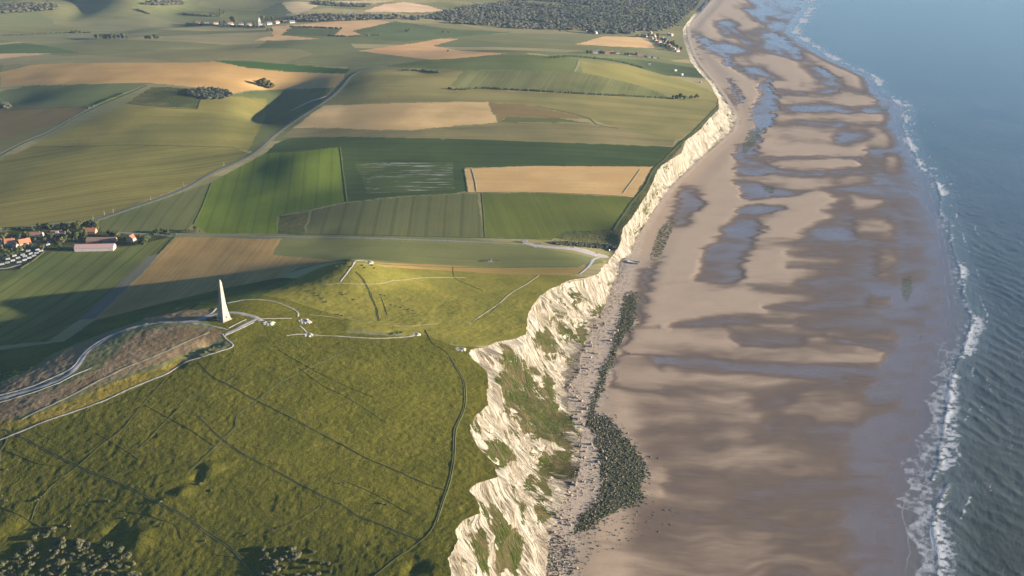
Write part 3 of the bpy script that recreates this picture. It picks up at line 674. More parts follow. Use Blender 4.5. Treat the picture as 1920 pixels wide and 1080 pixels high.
for poly, val, soft in BM:
    vm_ = np.mean([q_[1] for q_ in poly]); val = min(val, 0.9) if vm_ > 230 else val
    soft = soft * (1.9 if 230 < vm_ < 560 else 1.0) * (1.5 + 1.6 * float(np.clip((np.mean([q_[1] for q_ in poly]) - 350) / 400, 0, 1)))
    pa = np.array(poly); lo = pa.min(0) - 3 * soft - 6; hi = pa.max(0) + 3 * soft + 6
    m = np.nonzero((bu > lo[0]) & (bu < hi[0]) & (bv > lo[1]) & (bv < hi[1]))
    if not len(m[0]): continue
    val = val + max(0.0, 0.52 - val) * float(np.clip((np.mean([q_[1] for q_ in poly]) - 560) / 330, 0, 1))
    w = sstep(soft, -soft, sdf(wu[m], wv[m], poly))
    wet[m] += w * (val + 0.10 * streaks[m] - wet[m])
wet_s = wet.copy()
BYw = BY + 16 * fbm(BX / 90, BY / 110, 193, 3)
fs = fbm(BX / 60, BYw / (5.5 + BY / 240), 191, 4)
band = np.sin(BYw / (9 + BY / 150) + 2.2 * fbm(BX / 60, BY / 60, 192, 3))
fl = fbm(BX / (60 + BY / 22), BYw / (6 + BY / 48), 197, 3)
wet = wet + (0.20 * fs + 0.06 * band + (0.12 + 0.42 * far) * fl) * sstep(0.04, 0.25, nrm) * sstep(0.0, 0.25, wet)
edge_w = sstep(0.90, 1.0, nrm)
wet = np.clip(wet + edge_w * (0.85 - wet), 0, 1.05)
BZ = BZ + (0.62 + BY / 6000) * sstep(0.98, -0.08, wet_s) * sstep(0.05, 0.15, nrm) * sstep(1.0, 0.9, nrm)
WEED = [zA("1180,260 1230,220 1262,260 1250,440 1180,500 1130,640 1060,780 1050,860 1000,960 990,1080 940,1080 960,960 1010,840 1020,740 1100,600 1130,460 1160,360"), zB("1150,0 1280,0 1400,130 1510,270 1560,340 1540,440 1500,500 1560,560 1500,600 1420,620 1280,680 1180,780 1060,800 1090,700 1240,540 1250,330 1210,180"), P("1232,430 1262,400 1268,420 1240,480 1215,490"), P("1385,290 1400,250 1425,235 1425,262 1400,290"), P("1690,520 1708,516 1714,545 1700,570 1690,556"), z3("300,390 350,385 390,405 330,412"), z3("1060,610 1090,605 1240,625 1230,645 1080,625"), z3("500,520 580,530 600,545 520,540"), z6("430,225 520,240 520,290 460,270")]
weed = np.zeros(bu.shape)
wu2 = bu + 8 * fbm(BX / 9, BY / 9, 96, 3); wv2 = bv + 8 * fbm(BX / 9 + 30, BY / 9, 97, 3)
for i, poly in enumerate(WEED):
    pa = np.array(poly); lo = pa.min(0) - 20; hi = pa.max(0) + 20
    m = np.nonzero((bu > lo[0]) & (bu < hi[0]) & (bv > lo[1]) & (bv < hi[1]))
    k = 1.0 if i < 2 else 0.4
    weed[m] = np.maximum(weed[m], sstep(4, -4, sdf(bu[m] + (wu2[m] - bu[m]) * k, bv[m] + (wv2[m] - bv[m]) * k, poly)) * (1.0 if i < 2 else 0.75))
scw = np.interp(rows, [700, 900, 1100, 1400, 1600, 2200, 4000], [22, 34, 40, 34, 14, 9, 12])[:, None]
xs = BX - XF[:, None]
pebble = sstep(1.15, 0.75, xs / scw + 0.25 * fbm(BX / 8, BY / 8, 98, 3))

t = NT('sand')
wetv = t.attr('wet')
rip = t.noise(t.rot(0.1, (1 / 30.0, 1 / 3.0, 0.1)), 4, 0.6)
fine = t.noise(t.scale((0.4, 0.4, 0.4)), 4, 0.65)
dry = t.vary(t.vary(t.mix(0.0, (0.328, 0.242, 0.166), (0, 0, 0)), rip, 0.10), fine, 0.14)
damp = t.vary(t.mix(0.0, (0.120, 0.085, 0.062), (0, 0, 0)), rip, 0.16)
w2 = t.math('ADD', wetv, t.math('MULTIPLY', t.math('SUBTRACT', rip, 0.5), 0.22))
col = t.mix(t.mr(w2, 0.10, 0.62), dry, damp)
pool = t.mr(w2, 0.58, 1.16)
col = t.mix(pool, col, (0.150, 0.122, 0.110))  # lighter, greyer pool colour stands in for part of the sky reflection
peb = t.attr('pebble')
pc = t.mix(t.mr(t.noise(t.scale((0.25,) * 3), 4, 0.7), 0.4, 0.65), (0.40, 0.315, 0.235), (0.29, 0.228, 0.172))
pc = t.vary(pc, t.noise(t.scale((0.9,) * 3), 3, 0.7), 0.5)
col = t.mix(t.math('MULTIPLY', peb, 0.9), col, pc)
wd = t.mr(t.math('ADD', t.attr('weed'), t.math('MULTIPLY', t.math('SUBTRACT', t.noise(t.scale((0.22,) * 3), 5, 0.75), 0.5), 2.2)), 0.50, 0.85)
col = t.mix(wd, col, t.vary(t.mix(0.0, (0.046, 0.052, 0.022), (0, 0, 0)), fine, 0.5))
solid = t.math('MAXIMUM', peb, wd)
gl = t.math('MULTIPLY', t.mr(w2, 0.42, 0.90), t.math('SUBTRACT', 1.0, solid, clamp=True))
rough = t.math('MULTIPLY_ADD', gl, -0.52, 0.92)
rough = t.math('MULTIPLY_ADD', pool, -0.18, rough, clamp=True)
spec = t.math('MULTIPLY_ADD', t.math('MAXIMUM', t.math('MULTIPLY', gl, 0.32), pool), 0.50, 0.08)
SAND_M = t.principled(col, rough, spec, t.bump(t.math('MULTIPLY', rip, t.math('MULTIPLY_ADD', pool, -0.9, 1.0)), 0.10))
def Zbeach(x, y):
    r = np.clip(np.searchsorted(rows, y) - 1, 0, NR - 2)
    f = (y - rows[r]) / (rows[r + 1] - rows[r])
    def at(rr):
        ci = np.clip((x - x0b[rr, 0]) / (x1b[rr, 0] - x0b[rr, 0]) * (NBC - 1), 0, NBC - 1.001)
        i = ci.astype(int); g_ = ci - i
        return BZ[rr, i] * (1 - g_) + BZ[rr, i + 1] * g_
    return at(r) * (1 - f) + at(r + 1) * f
mesh_obj('beach', np.stack([BX.ravel(), BY.ravel(), BZ.ravel()], 1), grid_faces(NR, NBC), SAND_M, True, 'structure', attrs={'wet': wet, 'weed': weed, 'pebble': pebble})

# ------------------------------------------------------------------ sea
NSC = 250
XR = 0.52 * np.maximum(dep, 300) + 60
XR = np.maximum(XR, XW + 120)
st = np.linspace(0, 1, NSC)[None, :]
x0s = (XW - 22)[:, None]
SX = x0s + (XR[:, None] - x0s) * st
so = XR[:, None] + np.cumsum(40 * 1.6 ** np.arange(14))[None, :]
SX = np.concatenate([SX, so], 1)
NS = SX.shape[1]
SY = np.repeat(yy, NS, 1)
off = SX - x_water(SY)                         # metres seaward of the water's edge
XBr = x_break(SY)
ob = SX - XBr
deep = sstep(0, 60, ob)
dist = np.hypot(SX, SY)
lod = sstep(3500, 900, dist)
# swell runs in obliquely; each crest bent by noise
ph = (SX * 0.93 + SY * 0.30 + 16 * fbm(SX / 70, SY / 70, 101, 3)) / 19.0
sw = 0.5 + 0.5 * np.sin(ph * 2 * math.pi)
SZ = lod * sstep(-8, 50, ob) * (0.45 * (sw ** 2 - 0.4) * (0.5 + fbm(SX / 45, SY / 45, 104, 2)) + 0.42 * fbm(SX / 16, SY / 22, 102, 3) + 0.16 * fbm(SX / 5, SY / 6, 103, 2))
# the breaking crest
crest = np.exp(-((ob - 3 - 3 * fbm(SY / 25, SY * 0, 105, 3)) / 3.2) ** 2) * (0.4 + 0.6 * vnoise(SY / 28, SY * 0, 106))
SZ = SZ + crest * 0.5 * sstep(5000, 1200, dist)
SZ = np.where(off < 2, np.minimum(SZ, 0.03), SZ) + 0.02
wfo = np.interp(SY[:, :1], [600, 1000, 1500, 2200, 3200, 5000], [27, 21, 16, 18, 34, 60])
j = 10 * fbm(SY / 42, SX / 60, 111, 3)
o2 = ob + j
br = vnoise(SY / 46, SY * 0 + 2, 112)
lead = sstep(-1.5, 1.2, o2) * sstep(wfo * (0.35 + 1.3 * br), wfo * 0.12, o2)
lace = fbm(SX / 5, SY / 4, 113, 4)
foam = lead * np.clip(0.42 + 1.2 * lace + 1.0 * (br - 0.4), 0, 1)
# thin swash lines on the flat in front of the breakers
for k_, (sh_, am_) in enumerate([(0.25, 5), (0.62, 6)]):
    xx = x_water(SY) + (XBr - x_water(SY)) * sh_ + am_ * fbm(SY / 34, SY * 0 + k_ * 5, 120 + k_, 3)
    foam = np.maximum(foam, 0.42 * np.exp(-((SX - xx) / (0.9 + SY / 2200)) ** 2) * np.clip(0.3 + vnoise(SY / 40, SY * 0, 125 + k_), 0, 1))
wash = sstep(-26, -3, o2) * sstep(4, -2, o2)
foam = np.maximum(foam, wash * np.clip(0.16 + 0.8 * fbm(SX / 5, SY / 7, 128, 4) + 0.5 * (vnoise(SY / 60, SY * 0, 129) - 0.5), 0, 0.62))
cell = vnoise(SY / 24, SY * 0 + 9, 160)
lead_x = x_water(SY) + (XBr - x_water(SY)) * (0.30 + 0.75 * (cell - 0.5)) + 4 * fbm(SY / 16, SY * 0, 161, 3)
sheet = sstep(-0.5, 1.5, SX - lead_x) * sstep(3, -1, o2) * sstep(1500, 1100, SY)
foam = np.maximum(foam, sheet * np.clip(0.36 + 0.5 * fbm(SX / 5, SY / 6, 162, 4) + 0.22 * (cell - 0.4), 0.0, 0.62))
foam = np.maximum(foam, 0.42 * np.clip(0.7 + lace, 0.2, 1) * np.exp(-((SX - lead_x) / 1.1) ** 2) * sstep(1500, 1100, SY))
# broken water streaks and a few white caps farther out
for k_, (o_, w_, a_) in enumerate([(26, 3.0, .8), (48, 2.6, .6), (78, 2.4, .45)]):
    gate = sstep(0.52, 0.75, vnoise(SY / 38, SY * 0, 140 + k_))
    d_ = ob - o_ - 9 * fbm(SY / 40, SY * 0, 150 + k_, 3)
    foam = np.maximum(foam, a_ * gate * np.exp(-(np.maximum(d_, d_ * -2.5) / w_) ** 2) * np.clip(0.6 + lace, 0, 1))
caps = np.clip((fbm(SX / 16, SY / 7, 131, 4) - 0.30) * 4, 0, 1) * sstep(70, 10, ob) * sstep(-2, 8, ob) * sstep(1300, 1700, SY)
foam = np.clip(np.maximum(foam, 0.8 * caps), 0, 1)
shal = np.clip(1 - off / np.maximum(XBr - x_water(SY) + 6, 8), 0, 1)

t = NT('sea_water')
fo = t.attr('foam'); shv = t.attr('shallow'); dp = t.attr('deep')
nb = t.noise(t.scale((1 / 160.0, 1 / 220.0, 0.1)), 4, 0.55)
body = t.mix(t.mr(nb, 0.35, 0.65), (0.047, 0.052, 0.039), (0.064, 0.068, 0.051))
body = t.mix(t.mr(dp, 0.0, 1.0), (0.085, 0.098, 0.088), body)
col = t.mix(t.math('POWER', shv, 0.7), body, (0.140, 0.118, 0.112))
fnz = t.noise(t.scale((0.55, 0.8, 0.5)), 5, 0.72)
ff = t.mr(t.math('ADD', fo, t.math('MULTIPLY', t.math('SUBTRACT', fnz, 0.5), t.mr(fo, 0.0, 0.15, 0, 0.9))), 0.22, 0.75)
col = t.mix(ff, col, (0.38, 0.38, 0.38))
w1 = t.noise(t.rot(0.35, (1 / 7.0, 1 / 16.0, 0.1)), 5, 0.62)
w2_ = t.noise(t.rot(0.1, (1 / 1.8, 1 / 3.2, 0.1)), 4, 0.6)
hgt = t.math('ADD', t.math('MULTIPLY', w1, 1.6), t.math('MULTIPLY', w2_, 0.4))
hgt = t.math('MULTIPLY', hgt, t.math('MULTIPLY_ADD', shv, -0.85, 1.0))
rg = t.math('MULTIPLY_ADD', ff, 0.5, 0.20)
SEA_M = t.principled(col, rg, t.math('MULTIPLY_ADD', ff, -0.4, 0.5), t.bump(hgt, 0.36), IOR=1.33)
mesh_obj('sea', np.stack([SX.ravel(), SY.ravel(), SZ.ravel()], 1), grid_faces(NR, NS), SEA_M, True, 'structure', attrs={'foam': foam, 'shallow': shal, 'deep': deep})

# ------------------------------------------------------------------ roads and paths laid on the land
def spline(pts, k=8):
    Q = np.array(pts, float)
    Q = np.vstack([2 * Q[0] - Q[1], Q, 2 * Q[-1] - Q[-2]])
    out = []
    for i in range(1, len(Q) - 2):
        p0, p1, p2, p3 = Q[i - 1:i + 3]
        n = max(2, int(np.hypot(*(p2 - p1)) / k))
        for t_ in np.arange(n) / n:
            out.append(0.5 * (2 * p1 + (p2 - p0) * t_ + (2 * p0 - 5 * p1 + 4 * p2 - p3) * t_ ** 2 + (3 * p1 - p0 - 3 * p2 + p3) * t_ ** 3))
    out.append(Q[-2])
    return np.array(out)

def plan_path(s, step=2.5, smooth=True):
    pts = P(s) if isinstance(s, str) else s
    d = spline(pts) if smooth else dense(pts, 8, False)
    x, y = unproj(d[:, 0], d[:, 1])
    L = np.concatenate([[0], np.cumsum(np.hypot(np.diff(x), np.diff(y)))])
    st = max(step, float(np.mean(y)) / 700)
    n = max(3, int(L[-1] / st))
    q_ = np.linspace(0, L[-1], n)
    x = np.interp(q_, L, x); y = np.interp(q_, L, y)
    for _ in range(2):
        x[1:-1] = (x[:-2] + 2 * x[1:-1] + x[2:]) / 4; y[1:-1] = (y[:-2] + 2 * y[1:-1] + y[2:]) / 4
    return x, y, q_

def Zmesh(x, y):
    """height of the built ground mesh (not of the formula behind it)"""
    r = np.clip(np.searchsorted(rows, y) - 1, 0, NR - 2)
    f = (y - rows[r]) / (rows[r + 1] - rows[r])
    def at(rr):
        ci = np.clip((x - XL[rr]) / (XE[rr] - XL[rr]) * (NLc - 1), 0, NLc - 1.001)
        i = ci.astype(int); g_ = ci - i; o_ = LX.shape[1] - NLc
        return LZ[rr, o_ + i] * (1 - g_) + LZ[rr, o_ + i + 1] * g_
    return at(r) * (1 - f) + at(r + 1) * f
_lift = [0]
def ribbon(name, s, width, mat, lift=0.35, wob=0.25, shift=0.0, smooth=True, kind='structure'):
    """a strip of ground following the relief; width a number or (start, end)"""
    x, y, L = plan_path(s, 2.5, smooth)
    tx = np.gradient(x); ty = np.gradient(y); ln = np.hypot(tx, ty) + 1e-9
    nx, ny = ty / ln, -tx / ln
    if isinstance(width, (int, float)): width = (width, width)
    w = np.interp(L / L[-1], np.linspace(0, 1, len(width)), width)
    _lift[0] += 1
    seed = 200 + _lift[0]
    wl = w / 2 * (1 + wob * fbm(L / 9, L * 0, seed, 3)); wr = w / 2 * (1 + wob * fbm(L / 9, L * 0 + 5, seed, 3))
    co = []
    K_ = 5
    for j_ in range(K_):
        f = j_ / (K_ - 1)
        o_ = shift - wl + (wl + wr) * f
        px, py = x + nx * o_, y + ny * o_
        up_ = -0.15 if j_ in (0, K_ - 1) else lift * 0.35 + np.mean(y) / 9000 + 0.006 * (_lift[0] % 9)
        co.append(np.stack([px, py, Zmesh(px, py) + up_], 1))
    co = np.stack(co, 1).reshape(-1, 3)
    f = grid_faces(len(x), K_)
    return mesh_obj(name, co, f, mat, True, kind)

def dirt(name, c1, c2, sc=0.25, var=0.3):
    t = NT(name); n = t.noise(t.scale((sc,) * 3), 4, 0.65)
    return t.diffuse(t.vary(t.mix(t.mr(n, 0.35, 0.65), c1, c2), t.noise(t.scale((1.1,) * 3), 3, 0.6), var))
ASPHALT = dirt('asphalt', (0.085, 0.085, 0.09), (0.11, 0.108, 0.11))
VERGE = dirt('grass_verge', c(138, 136, 96), c(104, 112, 66))
PALE = dirt('chalk_gravel', (0.29, 0.26, 0.222), (0.205, 0.185, 0.155))
PAVING = dirt('grey_paving', (0.20, 0.195, 0.19), (0.25, 0.24, 0.225))
WORN = dirt('worn_grass', (0.22, 0.185, 0.115), (0.16, 0.145, 0.085))
TRAIL = dirt('trodden_grass', (0.050, 0.051, 0.019), (0.070, 0.068, 0.027))
TRAIL2 = dirt('pale_trodden_grass', (0.11, 0.11, 0.045), (0.085, 0.09, 0.036))
BOUND = dirt('field_margin', (0.045, 0.055, 0.025), (0.06, 0.07, 0.03))

ribbon('road_verge', "170,416 240,392 300,372 350,352 400,323 440,306 470,291 490,276 510,257 535,238 560,221 585,205 605,192 622,180 640,163 650,150 658,142 672,134 695,127", 17, VERGE, 0.3)
ribbon('coast_road', "170,416 240,392 300,372 350,352 400,323 440,306 470,291 490,276 510,257 535,238 560,221 585,205 605,192 622,180 640,163 650,150 658,142 672,134 695,127", 8, ASPHALT, 0.6, 0.02)
ribbon('gravel_verge', "545,208 575,193 600,184 612,180", (6, 16, 14, 4), PALE, 0.5)
ribbon('road_verge', "290,439 340,441 460,443 600,445 700,447 850,452 985,458", 10, VERGE, 0.25)
ribbon('village_road', "225,436 290,439 340,441 460,443 600,445 700,447 850,452 985,458", 4.5, dirt('old_asphalt', (0.16, 0.155, 0.14), (0.19, 0.18, 0.16)), 0.5, 0.05)
ribbon('car_park', "980,455 1010,461 1040,464 1070,466 1095,471 1118,478 1140,481", (8, 12, 13, 15, 24, 26, 12), dirt('car_park_gravel', (0.30, 0.27, 0.245), (0.24, 0.22, 0.205)), 0.35, 0.2)
ribbon('footpath', "1128,480 1112,486 1106,496 1096,506 1086,514", (5, 6, 5, 3), PAVING, 0.4)
ribbon('farm_track', "-40,310 0,292 45,268 90,250 133,225 180,201 235,178 275,160", 7, BOUND, 0.5)
ribbon('farm_track', "-40,306 0,288 45,265 90,247 133,222 180,198 235,175 275,158", 4, dirt('track_gravel', (0.17, 0.16, 0.12), (0.14, 0.135, 0.10)), 0.5)
ribbon('campsite_road', "-20,504 12,503 26,499 40,496", 5, dirt('campsite_gravel', (0.24, 0.23, 0.22), (0.2, 0.19, 0.18)), 0.4)
# the way up the headland to the monument
ribbon('monument_road', "-60,762 0,747 33,737 83,723 127,703 147,683 163,660 187,643 213,627 247,615 277,608 300,605 333,604 367,602 386,596", (7.5, 7, 7, 6.5, 6, 5, 4.5, 5), PAVING, 0.35, 0.06)
ribbon('chalk_bank', "-60,755 0,741 50,727 90,711 133,691 150,670 170,650 200,632 233,618 277,606", (4, 3.6, 3.2, 2.8, 2.4), PALE, 0.6, 0.5)
ribbon('chalk_edge', "-60,770 0,754 33,744 67,734 110,718 140,703 172,690", (2.4, 2.4, 2.0, 1.2), PALE, 0.5, 0.5)
ribbon('dirt_track', "40,786 80,766 120,748 173,720 233,690 300,663 350,640 393,622", (3, 4, 4, 4, 3), WORN, 0.35, 0.4)
ribbon('chalk_path', "-40,836 0,824 43,807 93,787 143,770 190,753 233,733 280,713 315,700 333,684 360,673 400,662 433,652 437,646 423,635 417,626", (3.5, 3.2, 3, 2.6, 2.6), PALE, 0.45, 0.3)
ribbon('monument_forecourt', "336,605 367,600 390,592 407,588 429,586 453,588 470,592 484,597 490,602", (4, 6, 9, 8, 7, 7, 8), PAVING, 0.4, 0.05)
ribbon('paved_path', "336,605 378,608 401,612 428,618", 3.0, PALE, 0.45, 0.1)
ribbon('paved_approach', "422,627 445,616 461,607 476,600 486,597", 5.5, PAVING, 0.5, 0.05)
ribbon('chalk_kerb', "428,615 445,607 461,599", 1.4, PALE, 0.7, 0.1)
ribbon('chalk_kerb', "422,629 450,617 476,604", 1.4, PALE, 0.7, 0.1)
ribbon('chalk_path', "426,569 439,566 456,563 476,562 500,563 522,568 542,576 554,582 559,588 558,594", 3.0, PALE, 0.5, 0.35)
ribbon('chalk_path', "478,598 510,597 547,597", 1.5, PALE, 0.45, 0.3)
ribbon('chalk_bank', "372,599 390,591 400,584 405,578", 2.6, PALE, 0.6, 0.3)
ribbon('chalk_path', "575,627 610,629 640,631 707,634 767,631 785,626", (2.2, 2.0, 2.2, 3.0), PALE, 0.45, 0.3)
ribbon('chalk_path', "537,629 560,627 575,627", 2.0, PALE, 0.45, 0.3)
ribbon('chalk_path', "562,612 570,618 576,626", 3.0, PALE, 0.45, 0.3)
ribbon('hilltop_path', "638,528 647,516 655,505 662,496 667,489 685,488 692,493", (2.4, 2.6, 3.4, 3.4, 2.6, 2), PALE, 0.5, 0.3)
ribbon('worn_path', "600,535 638,531 673,532 713,532 734,526 757,525 787,521 873,520", 2.2, WORN, 0.4, 0.4)
ribbon('worn_path', "1010,516 986,533 959,548 939,566 918,581 879,607", (2.6, 2.8, 2.4, 2.8, 1.4), WORN, 0.4, 0.5)
ribbon('worn_path', "820,606 760,612 700,606 640,596 580,590", (2.2, 1.6, 1.2), WORN, 0.4, 0.5)
for s, w, m_ in [("667,509 678,519 690,539 699,560 708,583 711,602", 1.8, TRAIL), ("714,556 722,578 726,590", 1.0, TRAIL), ("939,566 922,585 900,598 872,609", 1.4, TRAIL), ("850,500 852,520 870,530 905,545", 1.2, TRAIL2),
 ("797,618 803,630 812,645 837,660 853,687 867,713 870,740 867,770 853,800 850,815 848,860 840,903 827,943 815,980 797,1007 767,1030 733,1053 700,1082", 1.9, TRAIL),
 ("640,663 567,697 523,720 480,753 445,780 443,800 420,823 390,853 352,888", 1.3, TRAIL), ("10,805 50,823 87,843 147,873 193,893 250,917 300,943 347,967 393,1000 430,1023 457,1050 483,1080", 1.6, TRAIL),
 ("373,780 403,810 450,847 500,873 550,900 600,927 640,945 673,967 723,987 787,1013", 1.2, TRAIL), ("373,680 400,707 427,720 480,750 540,780 600,812 640,833 690,860 740,880 790,903 832,918", 1.1, TRAIL),
 ("313,707 290,733 260,767 227,807 187,837 143,877 110,900 73,937 58,975", 1.1, TRAIL), ("477,680 423,717 380,733 343,760 300,800 262,840", 0.9, TRAIL), ("273,760 333,793 367,813 403,838", 0.9, TRAIL), ("-10,945 43,970 80,990", 1.6, TRAIL), ("10,845 43,858 73,870 110,873", 1.2, TRAIL),
 ("640,663 673,650 707,637", 1.0, TRAIL), ("180,812 233,843 260,862", 0.8, TRAIL), ("215,957 265,963 300,975 330,985 340,1010", 0.8, TRAIL), ("560,690 600,720 650,745 720,790", 0.7, TRAIL), ("400,1040 440,1045 470,1058", 0.8, TRAIL), ("520,655 580,690 640,720 700,745", 0.6, TRAIL), ("640,900 700,925 770,965", 0.7, TRAIL), ("0,845 8,835 14,822", 2.0, TRAIL), ("500,1000 560,975 600,950", 0.7, TRAIL), ("200,980 250,1000 290,1012", 0.7, TRAIL)]:
    ribbon('footpath', s, w * 0.8, m_, 0.32, 0.75)
for s, w, sh_ in [("10,805 50,823 87,843 147,873 193,893 250,917 300,943 347,967 393,1000 430,1023 457,1050 483,1080", 1.3, 1.6), ("373,780 403,810 450,847 500,873 550,900 600,927 640,945 673,967 723,987 787,1013", 1.0, 1.2), ("640,663 567,697 523,720 480,753 445,780 443,800 420,823 390,853 352,888", 1.0, 1.3), ("373,680 400,707 427,720 480,750 540,780 600,812 640,833 690,860 740,880 790,903 832,918", 0.9, 1.1), ("667,509 678,519 690,539 699,560 708,583 711,602", 1.2, 1.7)]:
    ribbon('footpath', s, w * 0.8, TRAIL2, 0.30, 0.9, shift=sh_ * 0.8)
ribbon('footpath', "843,668 858,690 871,714 874,740 871,768 858,798 854,815 852,860 844,903 831,943 819,980", 1.2, TRAIL2, 0.34, 0.5)
# field margins
for s, w in [("637,277 641,310 650,378", 4), ("869,316 873,338 876,360", 4), ("903,362 906,400 909,446", 2.6), ("396,343 380,385 363,420", 2.4), ("1345,200 1300,246 1265,278 1240,303 1224,318 1208,350 1189,373 1165,407 1150,430", 6), ("327,443 310,462 297,476", 4), ("523,405 548,398 578,396", 2), ("871,316 1000,311 1222,312", 2.5), ("580,392 650,379 750,368 895,361 1020,361 1150,367 1188,371", 2), ("440,276 300,273 240,272 60,276", 2.5), ("0,428 130,415 180,408", 2), ("520,438 700,441 908,446 1035,449", 3), ("370,204 376,187 380,182", 4), ("237,194 327,203 370,205", 3), ("1085,113 1082,124 1076,134", 9), ("1007,199 1060,210 1107,223 1117,233 1160,241", 3), ("0,207 160,199", 3), ("640,488 740,497 900,502 1085,500", 2)]:
    ribbon('field_margin', s, w, BOUND if w != 9 else VERGE, 0.45, 0.5)
ribbon('tractor_turning', "884,317 890,338 893,359", 3, WORN, 0.45, 0.3)
ribbon('tractor_turning', "1200,318 1186,338 1168,362", 3, WORN, 0.45, 0.3)

# ------------------------------------------------------------------ helpers for things
def tag(o, label, cat, group=None, kind=None):
    o['label'] = label; o['category'] = cat
    if group: o['group'] = group
    if kind: o['kind'] = kind
    return o
def empty(name, loc, rz=0.0):
    o = bpy.data.objects.new(name, None); COL.objects.link(o); o.location = loc; o.rotation_euler = (0, 0, rz)
    o.empty_display_size = 0.5
    return o
def on_land(u, v, off_=0.0):
    x, y = unproj(u, v); return (float(x[0]), float(y[0]), float(H(x, y)[0]) + off_)
def py_mesh(name, verts, faces, mat, parent=None, smooth=False):
    me = bpy.data.meshes.new(name); me.from_pydata([tuple(map(float, v)) for v in verts], [], faces)
    if smooth: me.polygons.foreach_set('use_smooth', [True] * len(faces))
    me.update(); me.materials.append(mat)
    o = bpy.data.objects.new(name, me); COL.objects.link(o)
    if parent: o.parent = parent
    return o
class MB:
    def __init__(self): self.v = []; self.f = []
    def box(self, x0, x1, y0, y1, z0, z1):
        b_ = len(self.v)
        self.v += [(x, y, z) for z in (z0, z1) for (x, y) in ((x0, y0), (x1, y0), (x1, y1), (x0, y1))]
        self.f += [tuple(b_ + i for i in q_) for q_ in ((0, 3, 2, 1), (4, 5, 6, 7), (0, 1, 5, 4), (1, 2, 6, 5), (2, 3, 7, 6), (3, 0, 4, 7))]
        return self
    def frustum(self, r0, r1, z0, z1, n=4, rot=math.pi / 4, cx=0, cy=0):
        b_ = len(self.v)
        for r_, z in ((r0, z0), (r1, z1)):
            for i in range(n):
                a = rot + 2 * math.pi * i / n; self.v.append((cx + r_ * math.cos(a), cy + r_ * math.sin(a), z))
        self.f += [tuple(b_ + i for i in range(n))[::-1], tuple(b_ + n + i for i in range(n))]
        self.f += [(b_ + i, b_ + (i + 1) % n, b_ + n + (i + 1) % n, b_ + n + i) for i in range(n)]
        return self
    def poly(self, pts, f):
        b_ = len(self.v); self.v += pts; self.f += [tuple(b_ + i for i in q_) for q_ in f]; return self
    def build(self, name, mat, parent=None, smooth=False): return py_mesh(name, self.v, self.f, mat, parent, smooth)

def copy_tree(o, parent=None):
    n = o.copy(); COL.objects.link(n)
    if parent: n.parent = parent
    for ch in list(o.children): copy_tree(ch, n)
    return n

# unit blobs: an icosphere as numbers
def ico(sub):
    import bmesh
    bm = bmesh.new(); bmesh.ops.create_icosphere(bm, subdivisions=sub, radius=1.0)
    v = np.array([q_.co[:] for q_ in bm.verts]); f = np.array([[w.index for w in q_.verts] for q_ in bm.faces]); bm.free()
    return v, f
ICO1, ICO2 = ico(1), ico(2)
rng = np.random.default_rng(11)
def blob_cloud(cx, cy, cz, rx, ry, rz, tmpl=ICO1, rough=0.22):
    """many lumpy blobs as one vertex and face array"""
    V, Fc = tmpl; n = len(cx); m = len(V)
    a = rng.uniform(0, 6.283, n); ca, sa = np.cos(a)[:, None], np.sin(a)[:, None]
    k = 1 + rng.uniform(-rough, rough, (n, m))
    x = V[None, :, 0] * k; y = V[None, :, 1] * k; z = V[None, :, 2] * k
    xr = x * ca - y * sa; yr = x * sa + y * ca
    co = np.stack([cx[:, None] + xr * np.asarray(rx)[:, None], cy[:, None] + yr * np.asarray(ry)[:, None], cz[:, None] + z * np.asarray(rz)[:, None]], 2).reshape(-1, 3)
    f = (np.arange(n)[:, None, None] * m + Fc[None]).reshape(-1, 3)
    return co, f
def leaf_cloud(cx, cy, cz, rx, rz, per, size):
    """small leaf-clump triangles spread through and just outside each crown"""
    n = len(cx)
    d = rng.normal(size=(n, per, 3)); d /= np.linalg.norm(d, axis=2, keepdims=True)
    d[:, :, 2] = np.abs(d[:, :, 2]) * 1.0 - 0.25 * rng.random((n, per))
    rr = rng.uniform(0.72, 1.12, (n, per, 1))
    c0 = d * rr * np.stack([rx, rx, rz], 1)[:, None, :] + np.stack([cx, cy, cz], 1)[:, None, :]
    s = np.asarray(size)[:, None, None] * rng.uniform(0.6, 1.3, (n, per, 1))
    t1 = rng.normal(size=(n, per, 3)); t1 /= np.linalg.norm(t1, axis=2, keepdims=True)
    t2 = np.cross(t1, d + 0.4 * rng.normal(size=d.shape)); t2 /= np.linalg.norm(t2, axis=2, keepdims=True) + 1e-9
    v = np.stack([c0 + t1 * s, c0 - 0.5 * t1 * s + 0.8 * t2 * s, c0 - 0.5 * t1 * s - 0.8 * t2 * s], 2).reshape(-1, 3)
    f = np.arange(len(v)).reshape(-1, 3)
    return v, f
def join(*vf):
    vs_, fs_ = [], []; b_ = 0
    for v, f in vf: vs_.append(v); fs_.append(f + b_); b_ += len(v)
    return np.vstack(vs_), np.vstack(fs_)

